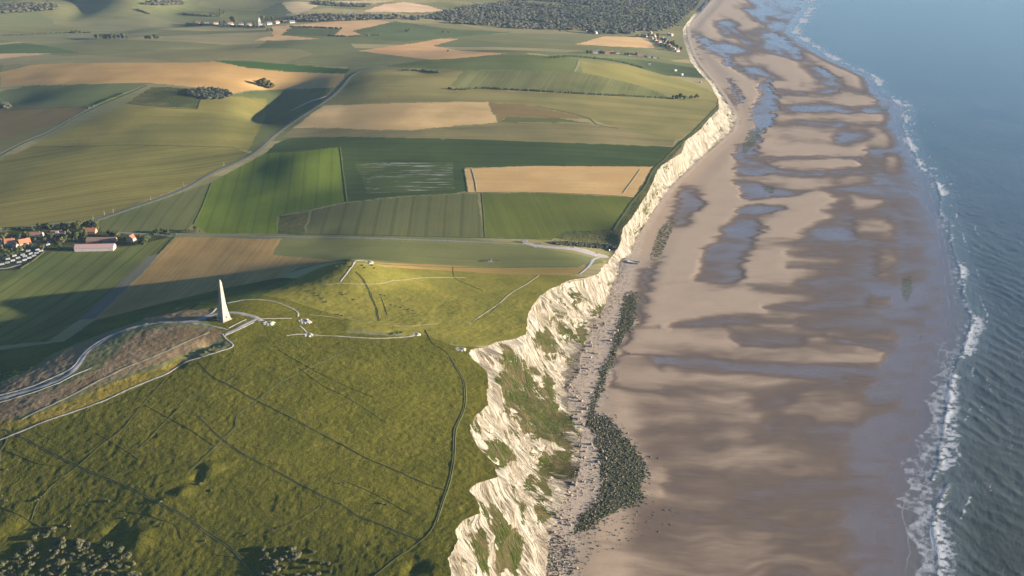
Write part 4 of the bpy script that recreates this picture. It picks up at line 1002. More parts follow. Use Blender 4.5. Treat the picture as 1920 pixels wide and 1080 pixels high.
def foliage(name, c1, c2, c3, sc=0.5, big=0.02):
    t = NT(name)
    n = t.noise(t.scale((sc,) * 3), 3, 0.6)
    ob = t.n('ShaderNodeObjectInfo').outputs['Random']
    col = t.mix(t.mr(n, 0.35, 0.65), c1, c2)
    col = t.mix(t.mr(t.math('ADD', t.noise(t.scale((big,) * 3), 3), t.math('MULTIPLY', t.math('SUBTRACT', ob, 0.5), 0.5)), 0.42, 0.7), col, c3)
    return t.diffuse(col)
WOOD_M = foliage('hazy_wood_foliage', (0.044, 0.051, 0.036), (0.052, 0.059, 0.042), (0.070, 0.068, 0.048), 0.12, 0.006)  # greyer foliage, with some of the distance haze mixed into its colour
TREE_M = foliage('tree_foliage', (0.030, 0.038, 0.014), (0.045, 0.054, 0.018), (0.072, 0.066, 0.026), 0.5, 0.03)
BUSH_M = foliage('bush_foliage', (0.048, 0.058, 0.020), (0.080, 0.082, 0.034), (0.110, 0.098, 0.055), 0.9, 0.08)
HEDGE_M = foliage('hedge_foliage', (0.034, 0.044, 0.018), (0.05, 0.062, 0.024), (0.066, 0.07, 0.03), 0.4, 0.03)
BARK_M = plain('bark', (0.09, 0.07, 0.05))

# ------------------------------------------------------------------ monument
ob = on_land(420, 599)
STONE_M = (lambda t: t.diffuse(t.vary(t.vary(t.mix(t.mr(t.noise(t.scale((0.25, 0.25, 0.9)), 4, 0.6), 0.4, 0.65), (0.27, 0.235, 0.20), (0.22, 0.19, 0.16)), t.noise(t.scale((0.9,) * 3), 3), 0.15), t.noise(t.scale((0.05, 0.05, 1.6)), 2), 0.12)))(NT('monument_stone'))
mon = tag(empty('obelisk', (ob[0], ob[1], ob[2] - 0.6), R(-36)), 'tall tapering pale stone obelisk standing on the headland crest', 'monument')
s2 = math.sqrt(0.5)
MB().box(-6.0, 6.0, -6.0, 6.0, -2.5, 1.4).box(-5.2, 5.2, -5.2, 5.2, 1.4, 2.2).build('plinth_step', STONE_M, mon)
MB().frustum(4.9 / s2, 3.55 / s2, 2.2, 11.0).frustum(3.55 / s2, 2.6 / s2, 11.0, 19.0).build('pedestal', STONE_M, mon)
MB().frustum(2.6 / s2, 1.25 / s2, 19.0, 42.8).build('shaft', STONE_M, mon)
MB().frustum(1.25 / s2, 0.12 / s2, 42.8, 46.0).build('pyramid_cap', STONE_M, mon)
for a in range(2):
    p_ = MB().box(-0.9, 0.9, -4.86 + 0.0, -4.55, 3.2, 5.6).build('tablet', plain('bronze_tablet', (0.10, 0.085, 0.06)), mon)
    p_.rotation_euler = (0, 0, a * math.pi / 2)

CONC = plain('weathered_concrete', (0.34, 0.315, 0.28), 0.25, 0.6)
WHITEC = plain('bleached_chalk_rubble', (0.27, 0.245, 0.21), 0.45, 0.5)
def chalk_ring(label, u, v, rx, ry, seed, hgt=1.6):
    """old concrete gun pit: a sunk ring wall with chalk spoil banked round it"""
    p0 = on_land(u, v)
    r0 = np.random.default_rng(seed)
    o = tag(empty('bunker_ruin', p0), label, 'bunker ruin', 'ruined gun pits on the headland')
    n = 26; vv_, ff_ = [], []
    prof_ = [(0.25, -0.4), (0.55, -0.2), (0.62, hgt), (0.76, hgt * 1.05), (1.0, 0.5), (1.35, -0.9)]
    for i in range(n):
        a = 2 * math.pi * i / n
        k = 1 + 0.22 * r0.uniform(-1, 1)
        for (r_, z) in prof_:
            vv_.append((rx * r_ * k * math.cos(a), ry * r_ * k * math.sin(a), z * (1 + 0.3 * r0.uniform(-1, 1)) + 0.2))
    m = len(prof_)
    for i in range(n):
        for j_ in range(m - 1):
            a, b_ = i * m + j_, ((i + 1) % n) * m + j_
            ff_.append((a, a + 1, b_ + 1, b_))
    py_mesh('spoil_bank', vv_, ff_, WHITEC, o)
    MB().box(-rx * 0.45, rx * 0.2, -ry * 0.3, ry * 0.3, -0.5, hgt * 0.7).build('casemate', CONC, o)
    return o
chalk_ring('round white chalk pit at the end of the curved upper path', 569, 603, 7, 6, 1, 0.9)
chalk_ring('small grey pit where the long white path begins', 577, 628, 5, 4, 2, 0.8)
chalk_ring('stepped chalk viewpoint just right of the obelisk forecourt', 502, 606, 6, 4.5, 3, 0.9)
chalk_ring('white pit at the far end of the long white path', 779, 627, 4, 3.5, 4, 0.7)
chalk_ring('pale ruined pit on the top of the second hill', 690, 492, 5, 4, 5, 0.6)
chalk_ring('brown stony pit on the rim above the white cliff corner', 862, 655, 5, 4, 6, 0.4)

# ------------------------------------------------------------------ buildings
WALLW = plain('white_render', (0.34, 0.315, 0.285), 0.12, 0.5)
WALLB = plain('pale_block_wall', (0.40, 0.35, 0.32), 0.15, 0.4)
BRICKW = plain('brick_wall', (0.30, 0.17, 0.11), 0.25, 1.2)
ROOFO = plain('orange_tiles', (0.33, 0.125, 0.062), 0.25, 1.1)
ROOFB = plain('brown_tiles', (0.19, 0.11, 0.085), 0.25, 1.1)
ROOFP = plain('faded_red_sheet', (0.34, 0.215, 0.20), 0.16, 0.5)
ROOFS = plain('slate', (0.12, 0.12, 0.135), 0.2, 1.1)
GLASS = plain('dark_window', (0.03, 0.035, 0.045), 0.1, 1.0, 0.15, 0.5)
DOORM = plain('painted_door', (0.16, 0.09, 0.05), 0.1)
def house_at(p0, label, w, d, wall_h, roof_h, rz, wallm, roofm, cat='house', group=None, wins=3, chimney=True, name='house', door=True):
    o = tag(empty(name, (p0[0], p0[1], p0[2] - 0.3), rz), label, cat, group)
    hw, hd = w / 2, d / 2
    v = [(-hw, -hd, 0), (hw, -hd, 0), (hw, hd, 0), (-hw, hd, 0), (-hw, -hd, wall_h), (hw, -hd, wall_h), (hw, hd, wall_h), (-hw, hd, wall_h), (-hw, 0, wall_h + roof_h - .12), (hw, 0, wall_h + roof_h - .12)]
    f = [(0, 1, 5, 4), (2, 3, 7, 6), (1, 2, 6, 9, 5), (3, 0, 4, 8, 7), (3, 2, 1, 0)]
    py_mesh('wall', v, f, wallm, o)
    e = 0.45; sl = roof_h / hd; ey = hd + e; ez = wall_h - e * sl; ew = hw + 0.35; th = 0.28
    rv = []
    for x in (-ew, ew):
        rv += [(x, -ey, ez), (x, 0, wall_h + roof_h), (x, ey, ez), (x, ey, ez + th), (x, 0, wall_h + roof_h + th), (x, -ey, ez + th)]
    rf = [(0, 1, 4, 5), (1, 2, 3, 4), (11, 10, 7, 6), (10, 9, 8, 7), (5, 4, 10, 11), (4, 3, 9, 10), (0, 6, 7, 1), (1, 7, 8, 2), (0, 5, 11, 6), (2, 8, 9, 3)]
    ro = py_mesh('roof', rv, rf, roofm, o)
    if chimney:
        MB().box(hw * 0.5, hw * 0.5 + 0.9, -0.4, 0.5, wall_h + roof_h * 0.6, wall_h + roof_h + 1.2).build('chimney', BRICKW, ro)
    for i in range(wins):
        x = -hw + w * (i + 0.5) / wins
        if door and i == wins // 2:
            MB().box(x - 0.55, x + 0.55, -hd - 0.05, -hd + 0.02, 0.1, 2.2).build('door', DOORM, o)
        else:
            MB().box(x - 0.65, x + 0.65, -hd - 0.04, -hd + 0.02, 1.0, 2.3).build('window', GLASS, o)
    if wins:
        MB().box(hw - 0.02, hw + 0.04, -0.6, 0.6, 1.1, 2.3).build('window', GLASS, o)
    return o
def house(u, v, label, *a, **k):
    x, y, z = on_land(u, v)
    return house_at((x, y, z), label, *a, **k)
VG = 'houses of the village on the left'
house(19, 458, 'white walled house with orange gabled roof at the far left of the village', 14, 9, 5, 4.5, R(12), WALLW, ROOFO, group=VG)
house(29, 463, 'low white annexe with an orange roof beside the caravan rows', 10, 7, 3, 3.2, R(-28), WALLW, ROOFO, group=VG)
house(47, 459, 'house with a broad bright orange hipped looking roof above the caravans', 16, 11, 4, 6, R(35), WALLW, ROOFO, group=VG)
house(68, 443, 'long low house with a dull brown roof and white wall', 21, 10, 3.2, 4, R(2), WALLW, ROOFB, group=VG)
h5 = house(109, 440, 'brown roofed white house with a white dormer in the roof', 20, 9, 3.2, 4, R(2), WALLW, ROOFB, group=VG)
MB().box(-2.5, 2.5, -4.2, -0.6, 4.2, 6.6).build('dormer', WALLW, h5)
house(169, 436, 'rusty orange roofed house nearest the coast road junction', 20, 9, 3.4, 4.6, R(-3), BRICKW, ROOFO, group=VG)
house(-6, 458, 'dark roofed house cut by the left edge of the photo', 14, 10, 5, 4, R(20), WALLB, ROOFB, group=VG)
house(247, 450, 'small white gabled house with orange roof near the big brown tree', 9, 13, 4.5, 4, R(68), WALLW, ROOFO, group=VG)
bn = house(191, 453, 'long dark red roofed barn behind the white barn', 44, 12, 3.4, 4.0, R(1), BRICKW, ROOFB, 'barn', wins=0, chimney=False, name='barn')
MB().box(-2, 2, -6.06, -5.98, 0, 3.0).build('barn_door', DOORM, bn)
bn = house(179, 468, 'long white fronted barn with faded pink sheet roof', 57, 15, 5.2, 4.0, R(4), WALLB, ROOFP, 'barn', wins=0, chimney=False, name='barn')
for i in range(2): MB().box(-18 + i * 40, -14.5 + i * 40, -7.56, -7.48, 0, 4.2).build('barn_door', plain('grey_sheet_door', (0.32, 0.31, 0.30)), bn)
for i in range(9): MB().box(-26.9 + i * 6.6, -26.7 + i * 6.6, -7.6, -7.5, 0.3, 5.0).build('wall_pilaster', WALLB, bn)

# far villages: white walls and small roofs
FG = 'far seaside cottages by the beach'
for k, (u, v, w, rm) in enumerate([(1101, 58, 10, ROOFS), (1117, 63, 14, ROOFS), (1211, 69, 16, ROOFS), (1220, 63, 12, ROOFO), (1227, 69, 12, ROOFS), (1230, 76, 12, ROOFO), (1243, 74, 12, ROOFS), (1249, 79, 14, ROOFB), (1260, 80, 12, ROOFO), (1263, 93, 14, ROOFS), (1270, 97, 13, ROOFB), (1253, 66, 12, ROOFS), (1259, 67, 10, ROOFO), (1237, 80, 11, ROOFB), (1246, 86, 10, ROOFS), (1255, 88, 10, ROOFB), (1222, 73, 11, ROOFB)]):
    house(u, v, 'tiny white cottage among dark trees between the far wheat field and the beach' if k > 1 else ['lone white cottage at the left end of the dark wood edge', 'larger white house standing at the corner of the wood'][k], w, 9, 5, 4, R(20 + 37 * k % 60), WALLW, rm, 'cottage', FG, wins=2, chimney=False, name='cottage')
for k, (u, v, w, rm, wm) in enumerate([(1116, 100, 14, ROOFS, WALLW), (1122, 100, 12, ROOFS, WALLW), (1137, 101, 16, ROOFB, BRICKW), (1147, 101, 16, ROOFO, BRICKW), (1158, 101, 9, ROOFS, WALLB), (1181, 104, 14, ROOFS, WALLB), (1189, 105, 12, ROOFB, WALLB), (1200, 106, 16, ROOFB, BRICKW), (1206, 108, 8, ROOFS, WALLW), (1218, 108, 10, ROOFS, WALLW), (1227, 109, 9, ROOFS, WALLW)]):
    house(u, v, 'small house in the far row of dwellings below the wheat field', w, 9, 4, 4, R(8), wm, rm, 'cottage', 'row of far houses near the coast', wins=2, chimney=False, name='cottage')
for k, (u, v, w, rm) in enumerate([(372, 45, 16, ROOFB), (388, 46, 14, ROOFS), (405, 46, 18, ROOFB), (432, 47, 20, ROOFB), (452, 47, 15, ROOFS), (468, 48, 14, ROOFB), (505, 46, 18, ROOFS), (520, 44, 14, ROOFO), (535, 43, 14, ROOFB), (548, 43, 18, ROOFS), (906, 15, 16, ROOFS), (914, 16, 18, ROOFS), (657, 28, 14, ROOFS), (663, 30, 16, ROOFB)]):
    house(u, v, 'small distant house half hidden in the trees of the inland village' if k < 10 else 'small distant white house beside the far wood', w, 10, 4.5, 4.5, R(5 + 11 * k % 40), WALLW if k > 9 else WALLB, rm, 'cottage', 'houses of the distant inland village' if k < 10 else 'houses by the far wood', wins=2, chimney=False, name='cottage')
cz = on_land(487, 50)
ch = tag(empty('church', cz, R(10)), 'small white church tower rising from the distant inland village', 'church')
MB().box(-4, 4, -4, 4, -1, 18).build('tower', WALLW, ch)
MB().frustum(5.4, 0.3, 18, 31).build('spire', plain('pale_spire', (0.5, 0.48, 0.45)), ch)
MB().box(-4, 18, 4.1, 14, -1, 8).build('nave', WALLW, ch)

# the light concrete blocks in the dark valley and the hut in the meadow
for k, (u, v) in enumerate([(1218, 122), (1266, 133), (1278, 141), (1313, 155)]):
    p0 = on_land(u, v); o = tag(empty('blockhouse', p0, R(25 * k)), 'small pale concrete block in the shaded valley near the shore', 'blockhouse', 'pale blocks in the far valley')
    MB().box(-4, 4, -3, 3, -1, 3.5).build('wall', CONC, o); MB().box(-4.4, 4.4, -3.4, 3.4, 3.5, 4.2).build('roof_slab', CONC, o)
p0 = on_land(921, 491)
o = tag(empty('field_hut', p0), 'small white hut on a dark rubble patch in the long meadow', 'hut')
MB().box(-1.2, 1.2, -1.2, 1.2, -0.3, 3.6).build('wall', WALLW, o); MB().frustum(2.1, 0.2, 3.6, 4.6).build('roof', ROOFS, o)
MB().box(-4.6, -1.8, -1.5, 1.5, -0.3, 2.0).build('lean_to', CONC, o)
ribbon('rubble_patch', "896,490 906,488 920,488 936,489", (5, 9, 10, 8), SCRUB_M, 0.5, 0.4)

# ------------------------------------------------------------------ caravans and cars
CARW = plain('white_panel', (0.22, 0.22, 0.23), 0.05, 0.5, 0.4, 0.4)
TYRE = plain('tyre_rubber', (0.03, 0.03, 0.03))
def make_caravan():
    o = empty('caravan', (0, 0, 0))
    pr = [(-3.0, 0.6), (-3.1, 1.2), (-2.6, 2.7), (2.7, 2.75), (3.1, 1.5), (3.0, 0.6)]
    v = [(x, y, z) for y in (-1.15, 1.15) for (x, z) in pr]; n = len(pr)
    f = [tuple(range(n)), tuple(range(2 * n - 1, n - 1, -1))] + [(i, n + i, n + (i + 1) % n, (i + 1) % n) for i in range(n)]
    py_mesh('body', v, f, CARW, o)
    for s_ in (-1, 1):
        MB().box(-1.9, 1.9, min(s_ * 1.14, s_ * 1.19), max(s_ * 1.14, s_ * 1.19), 1.5, 2.1).build('window', GLASS, o)
        w_ = MB().frustum(0.36, 0.36, 0, 0.2, 12, 0).build('wheel', TYRE, o); w_.rotation_euler = (math.pi / 2, 0, 0); w_.location = (0.2, s_ * 1.05 + 0.1, 0.36)
    MB().box(-4.3, -3.0, -0.08, 0.08, 0.5, 0.62).build('tow_bar', TYRE, o)
    return o
CV = P("14,494 24,490 34,485 43,479 53,472 46,489 55,485 64,481 69,476 70,470 77,472 63,464 93,455 90,460 86,465 72,454 5,482 8,472 27,481 15,487 4,497 36,493 58,477 97,450 40,470 47,482")
proto = make_caravan()
for k, (u, v) in enumerate(CV):
    o = proto if k == 0 else copy_tree(proto)
    o.location = on_land(u, v); o.rotation_euler = (0, 0, R(35 + (k * 53 % 30) - 15));     tag(o, 'white touring caravan pitched in the crowded campsite at the left edge', 'caravan', 'caravans on the village campsite')
def make_car(paint, van=False):
    o = empty('car' if not van else 'camper_van', (0, 0, 0))
    if van:
        pr = [(-3.2, 0.5), (-3.2, 2.9), (2.0, 2.9), (2.4, 1.9), (3.2, 1.4), (3.3, 0.5)]; wd = 1.1
    else:
        pr = [(-2.1, 0.4), (-2.15, 0.95), (-1.5, 1.0), (1.1, 1.0), (2.1, 0.85), (2.15, 0.4)]; wd = 0.88
    v = [(x, y, z) for y in (-wd, wd) for (x, z) in pr]; n = len(pr)
    f = [tuple(range(n)), tuple(range(2 * n - 1, n - 1, -1))] + [(i, n + i, n + (i + 1) % n, (i + 1) % n) for i in range(n)]
    b_ = py_mesh('body', v, f, paint, o)
    if not van:
        cb = [(-1.7, 1.0, 0.84), (1.0, 1.0, 0.84), (0.3, 1.5, 0.68), (-1.3, 1.5, 0.68)]
        v = [(x, s_ * w_, z) for s_ in (-1, 1) for (x, z, w_) in cb]
        py_mesh('cabin', v, [(0, 1, 2, 3), (7, 6, 5, 4), (0, 4, 5, 1), (1, 5, 6, 2), (2, 6, 7, 3), (3, 7, 4, 0)], GLASS, o)
        MB().box(-1.3, 0.3, -0.67, 0.67, 1.5, 1.54).build('roof', paint, o)
    else:
        py_mesh('windscreen', [(2.05, -0.95, 2.8), (2.05, 0.95, 2.8), (2.44, 0.95, 1.9), (2.44, -0.95, 1.9)], [(0, 3, 2, 1)], GLASS, o)
        for s_ in (-1, 1): MB().box(-2.4, 0.8, min(s_ * 1.09, s_ * 1.13), max(s_ * 1.09, s_ * 1.13), 1.7, 2.3).build('window', GLASS, o)
    for sx_ in (-1.35, 1.35):
        for s_ in (-1, 1):
            w_ = MB().frustum(0.33, 0.33, 0, 0.2, 12, 0).build('wheel', TYRE, o); w_.rotation_euler = (math.pi / 2, 0, 0); w_.location = (sx_ * (1.4 if van else 1), s_ * wd * 0.95 + 0.1, 0.33)
    return o
cars = [(make_car(CARW, True), 985, 455, 8, 'long white camper van parked at the road end of the car park', 'camper van'), (make_car(plain('black_paint', (0.03, 0.03, 0.035), 0.05, 1, 0.3, 0.5)), 1012, 458, 80, 'dark car standing nose on behind the camper van', 'car'),
        (make_car(plain('silver_paint', (0.42, 0.43, 0.45), 0.05, 1, 0.3, 0.5)), 1003, 464, 10, 'silver car on the lower side of the gravel track', 'car'), (make_car(CARW), 1076, 464, 75, 'white car below the dark hedge casting a long shadow', 'car'), (make_car(plain('grey_paint', (0.2, 0.21, 0.23), 0.05, 1, 0.3, 0.5)), 1120, 476, 15, 'grey car at the widest part of the car park', 'car'),
        (make_car(CARW), 1143, 470, 40, 'white car nearest the cliff beyond the car park', 'car')]
for o, u, v, rz, lb, ct in cars:
    x, y, z = on_land(u, v); o.location = (x, y, z + 0.55); o.rotation_euler = (0, 0, R(rz)); tag(o, lb, ct)
    if ct == 'camper van': o.scale = (1.35, 1.2, 1.2)

# concrete ramp and walls fallen on the shore below the car park
xr, yr = unproj_z(1187, 492, 6.0)
o = tag(empty('slipway_ruin', (float(xr), float(yr), 5.2), R(-20)), 'broken grey concrete slipway at the foot of the cliff gap', 'slipway ruin')
MB().box(-9, 10, -5, -4.2, -2, 2.6).box(-9, 10, 4.2, 5, -2, 2.2).build('side_wall', CONC, o)
MB().poly([(-9, -4.2, 2.2), (10, -4.2, -0.4), (10, 4.2, -0.4), (-9, 4.2, 2.2), (-9, -4.2, -2), (10, -4.2, -2), (10, 4.2, -2), (-9, 4.2, -2)], [(0, 1, 2, 3), (0, 4, 5, 1), (1, 5, 6, 2), (2, 6, 7, 3), (3, 7, 4, 0)]).build('ramp', CONC, o)
for k in range(5):
    sl = MB().box(-3, 3, -1.6, 1.6, -0.5, 0.6).build('fallen_slab', CONC, o); sl.location = (9 + 5 * k, -9 + 4.5 * (k * 7 % 4), -0.8); sl.rotation_euler = (0.1 * k, 0.25 - 0.1 * k, k * 0.9)

# poles along the coast road
for k, (u, v) in enumerate([(175, 412), (196, 404), (213, 400), (283, 376), (345, 350), (420, 312)]):
    o = tag(empty('utility_pole', on_land(u, v)), 'thin pale pole standing on the verge of the winding coast road', 'pole', 'poles along the coast road')
    MB().frustum(0.16, 0.11, -0.5, 7.5, 8, 0).build('post', plain('grey_wood', (0.4, 0.38, 0.35)) if k == 0 else bpy.data.materials['grey_wood'], o)
    MB().box(-0.7, 0.7, -0.06, 0.06, 6.9, 7.05).build('crossarm', bpy.data.materials['grey_wood'], o)

# ------------------------------------------------------------------ trees, hedges, bushes
def tree_proto(seed, spread=1.0):
    r0 = np.random.default_rng(seed)
    o = empty('tree', (0, 0, 0))
    b_ = MB().frustum(0.32, 0.18, -0.5, 3.2, 7, 0)
    for i in range(4):
        a = i * 1.6 + r0.uniform(0, 1); 
        p1 = (0, 0, 2.2); p2 = (1.7 * math.cos(a) * spread, 1.7 * math.sin(a) * spread, 5.0)
        b_.poly([(p1[0] - .1, p1[1], p1[2]), (p1[0] + .1, p1[1], p1[2]), (p1[0], p1[1] + .1, p1[2]), p2], [(0, 1, 3), (1, 2, 3), (2, 0, 3), (0, 2, 1)])
    b_.build('trunk', BARK_M, o)
    n = 9
    a = r0.uniform(0, 6.28, n); rr = r0.uniform(0.2, 1.0, n) * 2.5 * spread; rr[0] = 0
    cz_ = r0.uniform(1.9, 5.8, n) - rr * 0.25; cz_[0] = 5.4
    rs = r0.uniform(1.1, 1.9, n)
    vf = join(blob_cloud(rr * np.cos(a), rr * np.sin(a), cz_, rs, rs, rs * 0.85, ICO1, 0.28), leaf_cloud(rr * np.cos(a), rr * np.sin(a), cz_, rs, rs * 0.85, 34, np.full(n, 0.42)))
    mesh_obj('crown', vf[0], vf[1], TREE_M, False, parent=o)
    return o
TP = [tree_proto(s_, 1.0 + 0.25 * (s_ % 3 - 1)) for s_ in range(5)]
used = set()
def tree(u, v, label, scale=1.0, group=None, var=None):
    i = int(rng.integers(0, 5)) if var is None else var
    o = TP[i] if i not in used else copy_tree(TP[i]); used.add(i)
    x, y, z = on_land(u, v); o.location = (x, y, z - 0.2); o.rotation_euler = (0, 0, float(rng.uniform(0, 6.28)))
    s_ = scale * float(rng.uniform(1.15, 1.6)); o.scale = (s_, s_, s_ * float(rng.uniform(0.9, 1.1)))
    return tag(o, label, 'tree', group)
tree(112, 466, 'round dark green tree alone at the left end of the white barn', 1.25)
tree(232, 456, 'leafy green tree between the barn end and the white gable', 1.35)
big_tree = tree(271, 459, 'big brownish tree at the right end of the village', 1.9); big_tree.scale = (3.0, 3.0, 2.3)
tree(263, 449, 'slim tree standing just behind the big brownish tree', 0.9)
tree(367, 434, 'dark bushy tree by the pale pond beside the village road', 1.0)
tree(376, 437, 'small dark tree right of the pale pond', 0.7)
for (u, v, s_) in [(75, 430, 1.1), (84, 428, 1.0), (92, 430, 1.1), (101, 430, 1.0), (118, 428, 1.1), (124, 430, 1.2), (131, 431, 1.2), (139, 430, 1.2), (146, 431, 1.3), (150, 425, 1.2), (157, 425, 1.1), (165, 424, 1.2), (173, 424, 1.2), (180, 426, 1.3), (60, 433, 0.9), (184, 432, 1.0)]:
    tree(u, v, 'one of the dark trees in the belt along the back of the village', s_, 'tree belt behind the village')
for (u, v, s_) in [(131, 447, 1.3), (138, 449, 1.3), (145, 451, 1.3), (150, 445, 1.2), (128, 440, 1.1), (79, 468, 1.0), (84, 455, 0.9), (55, 446, 1.0), (47, 444, 1.0), (90, 445, 0.9), (120, 448, 1.0), (100, 447, 0.9), (160, 446, 1.0), (210, 447, 1.1), (222, 449, 1.2), (156, 438, 1.0), (206, 443, 1.1), (216, 444, 1.2), (96, 452, 1.0), (104, 455, 1.0), (66, 455, 0.9), (36, 447, 1.1), (12, 446, 1.1), (4, 450, 1.1), (117, 455, 0.9), (126, 452, 1.1), (58, 462, 0.8), (72, 449, 0.9)]:
    tree(u, v, 'one of the garden trees standing among the village roofs', s_, 'garden trees among the village houses')
for (u, v, s_) in [(38, 471, 1.1), (32, 474, 1.0), (17, 482, 1.1), (11, 478, 1.0), (23, 474, 0.9), (3, 470, 1.0), (45, 467, 0.8)]:
    tree(u, v, 'olive green tree standing between the rows of white caravans', s_, 'trees on the campsite')
for (u, v, s_) in [(296, 437, .7), (302, 435, .8), (308, 436, .8), (314, 437, .7), (352, 437, .7), (290, 437, .6)]:
    tree(u, v, 'small tree in the line along the village road verge', s_, 'small trees on the village road verge')
FT = 'distant trees along field edges'
for (u, v, s_) in [(180, 72, 1.4), (190, 72, 1.6), (198, 73, 1.7), (206, 73, 1.8), (214, 73, 1.9), (222, 73, 1.6), (230, 73, 1.8), (238, 73, 1.3), (274, 73, 1.2), (280, 73, 1.1), (290, 73, 1.3), (296, 73, 1.1), (135, 62, 1.0), (143, 62, 1.2), (150, 62, 1.0)]:
    tree(u, v, 'dark tree in the broken row across the far left fields', s_, FT)
for (u, v, s_) in [(484, 160, 1.5), (490, 161, 1.9), (497, 163, 2.0), (504, 164, 1.7), (511, 165, 1.4), (495, 157, 1.4)]:
    tree(u, v, 'dark tree in the shaded hollow below the golden wheat', s_, 'trees in the shaded hollow')
for (u, v, s_) in [(1050, 60, 1.3), (1104, 62, 1.8), (1108, 63, 1.9), (1113, 64, 1.6), (1123, 65, 1.4), (1195, 70, 1.2), (1205, 70, 1.3), (1215, 70, 1.5), (1224, 72, 1.6), (1232, 72, 1.7), (1240, 79, 1.8), (1246, 80, 1.7), (1252, 84, 1.8), (1258, 86, 1.8), (1264, 90, 1.9), (1240, 86, 1.5), (1248, 91, 1.6), (1256, 95, 1.6), (1270, 92, 1.6), (1276, 95, 1.4), (1234, 77, 1.5), (1262, 84, 1.5)]:
    tree(u, v, 'dark tree among the white cottages behind the far beach', s_, 'trees among the far cottages')
for (u, v, s_) in [(1102, 101, 1.0), (1108, 101, 1.1), (1128, 101, 1.1), (1133, 102, 1.0), (1152, 102, 1.0), (1172, 104, 1.0), (1177, 104, 1.0), (1193, 106, 1.1), (1211, 109, .8), (1222, 110, .8), (1234, 110, .8)]:
    tree(u, v, 'small tree in the far row of houses below the wheat field', s_, 'trees in the far row of houses')
for (u, v, s_) in [(365, 46, 1.4), (380, 47, 1.5), (396, 47, 1.6), (414, 48, 1.6), (422, 46, 1.5), (436, 41, 2.4), (441, 44, 1.6), (460, 49, 1.5), (476, 49, 1.5), (492, 38, 1.6), (500, 40, 1.7), (510, 38, 1.6), (495, 52, 1.3), (503, 58, 1.2), (509, 60, 1.3), (527, 43, 1.5), (541, 42, 1.6), (414, 24, 1.6), (412, 28, 1.4), (420, 26, 1.2)]:
    tree(u, v, 'dark tree among the roofs of the distant inland village', s_, 'trees of the distant inland village')
for (u, v, s_) in [(840, 63, 1.0), (830, 62, 0.9), (768, 59, 1.1), (762, 60, 1.0), (840, 97, .8), (1262, 185, 1.1), (1268, 186, 1.3), (1276, 187, 1.4), (1282, 187, 1.2), (1296, 185, .9), (1306, 184, 1.0)]:
    tree(u, v, 'lone small tree standing out on an open far field', s_, 'scattered far trees')

def scatter_poly(poly, n, jitter=True):
    d = dense(P(poly), 8); x, y = unproj(d[:, 0], d[:, 1]); PP = np.stack([x, y], 1)
    lo, hi = PP.min(0), PP.max(0); out = np.zeros((0, 2))
    while len(out) < n:
        q_ = rng.uniform(lo, hi, (n * 3, 2)); out = np.vstack([out, q_[inpoly(q_[:, 0], q_[:, 1], PP)]])
    return out[:n]
def wood(name, label, poly, n, r0, r1, leaves=5, gaps=0.0):
    q_ = scatter_poly(poly, n)
    if gaps:
        k = fbm(q_[:, 0] / 120, q_[:, 1] / 90, 300, 3) > -1 + gaps
        q_ = q_[k]; n = len(q_)
    r_ = rng.uniform(r0, r1, n); z = H0(q_[:, 0], q_[:, 1])
    vf = join(blob_cloud(q_[:, 0], q_[:, 1], z + r_ * 0.7, r_, r_, r_ * 0.5, ICO1, 0.3), leaf_cloud(q_[:, 0], q_[:, 1], z + r_ * 0.8, r_, r_, leaves, r_ * 0.3))
    o = mesh_obj(name, vf[0], vf[1], WOOD_M, False, 'stuff'); o['label'] = label; return o
wood('woods', 'dark wood spreading along the coast at the top of the view', "690,36 700,31 760,28 800,30 850,20 880,13 930,8 960,2 1000,-6 1320,-8 1305,15 1285,32 1270,50 1240,60 1200,62 1180,66 1120,62 1060,57 980,55 940,52 880,46 830,44 800,40 740,37", 6000, 4, 9, 3, 0.66)
wood('woods', 'dark strip of wood on the far left skyline ridge', "-60,27 -60,12 0,10 60,9 100,11 112,15 95,22 0,26", 420, 6, 10, 4)
wood('woods', 'wood on the far slope near the top edge', "300,3 340,2 345,9 300,11 262,9", 160, 5, 9, 4)
wood('woods', 'belt of trees behind the distant inland village', "545,36 560,31 600,29 640,31 700,29 720,33 690,38 640,40 600,41 560,41", 260, 5, 9, 4)
wood('woods', 'wood at the top edge above the wheat', "590,4 640,8 700,10 690,14 620,12 585,8", 150, 5, 8, 4)
wood('copse', 'oval dark copse on the fallow below the golden wheat', "347,176 365,169 395,167 425,172 436,180 420,186 390,187 365,182", 170, 3.5, 6.0, 7)
wood('thicket', 'dark thicket above the car park by the cliff', "1034,456 1060,455 1120,458 1160,462 1158,470 1100,464 1050,460", 190, 1.6, 3.0, 7)
wood('thicket', 'scrub in the corner of the shaded field at the far left', "-20,205 0,196 18,198 26,205 10,208", 26, 4, 6.5, 7)

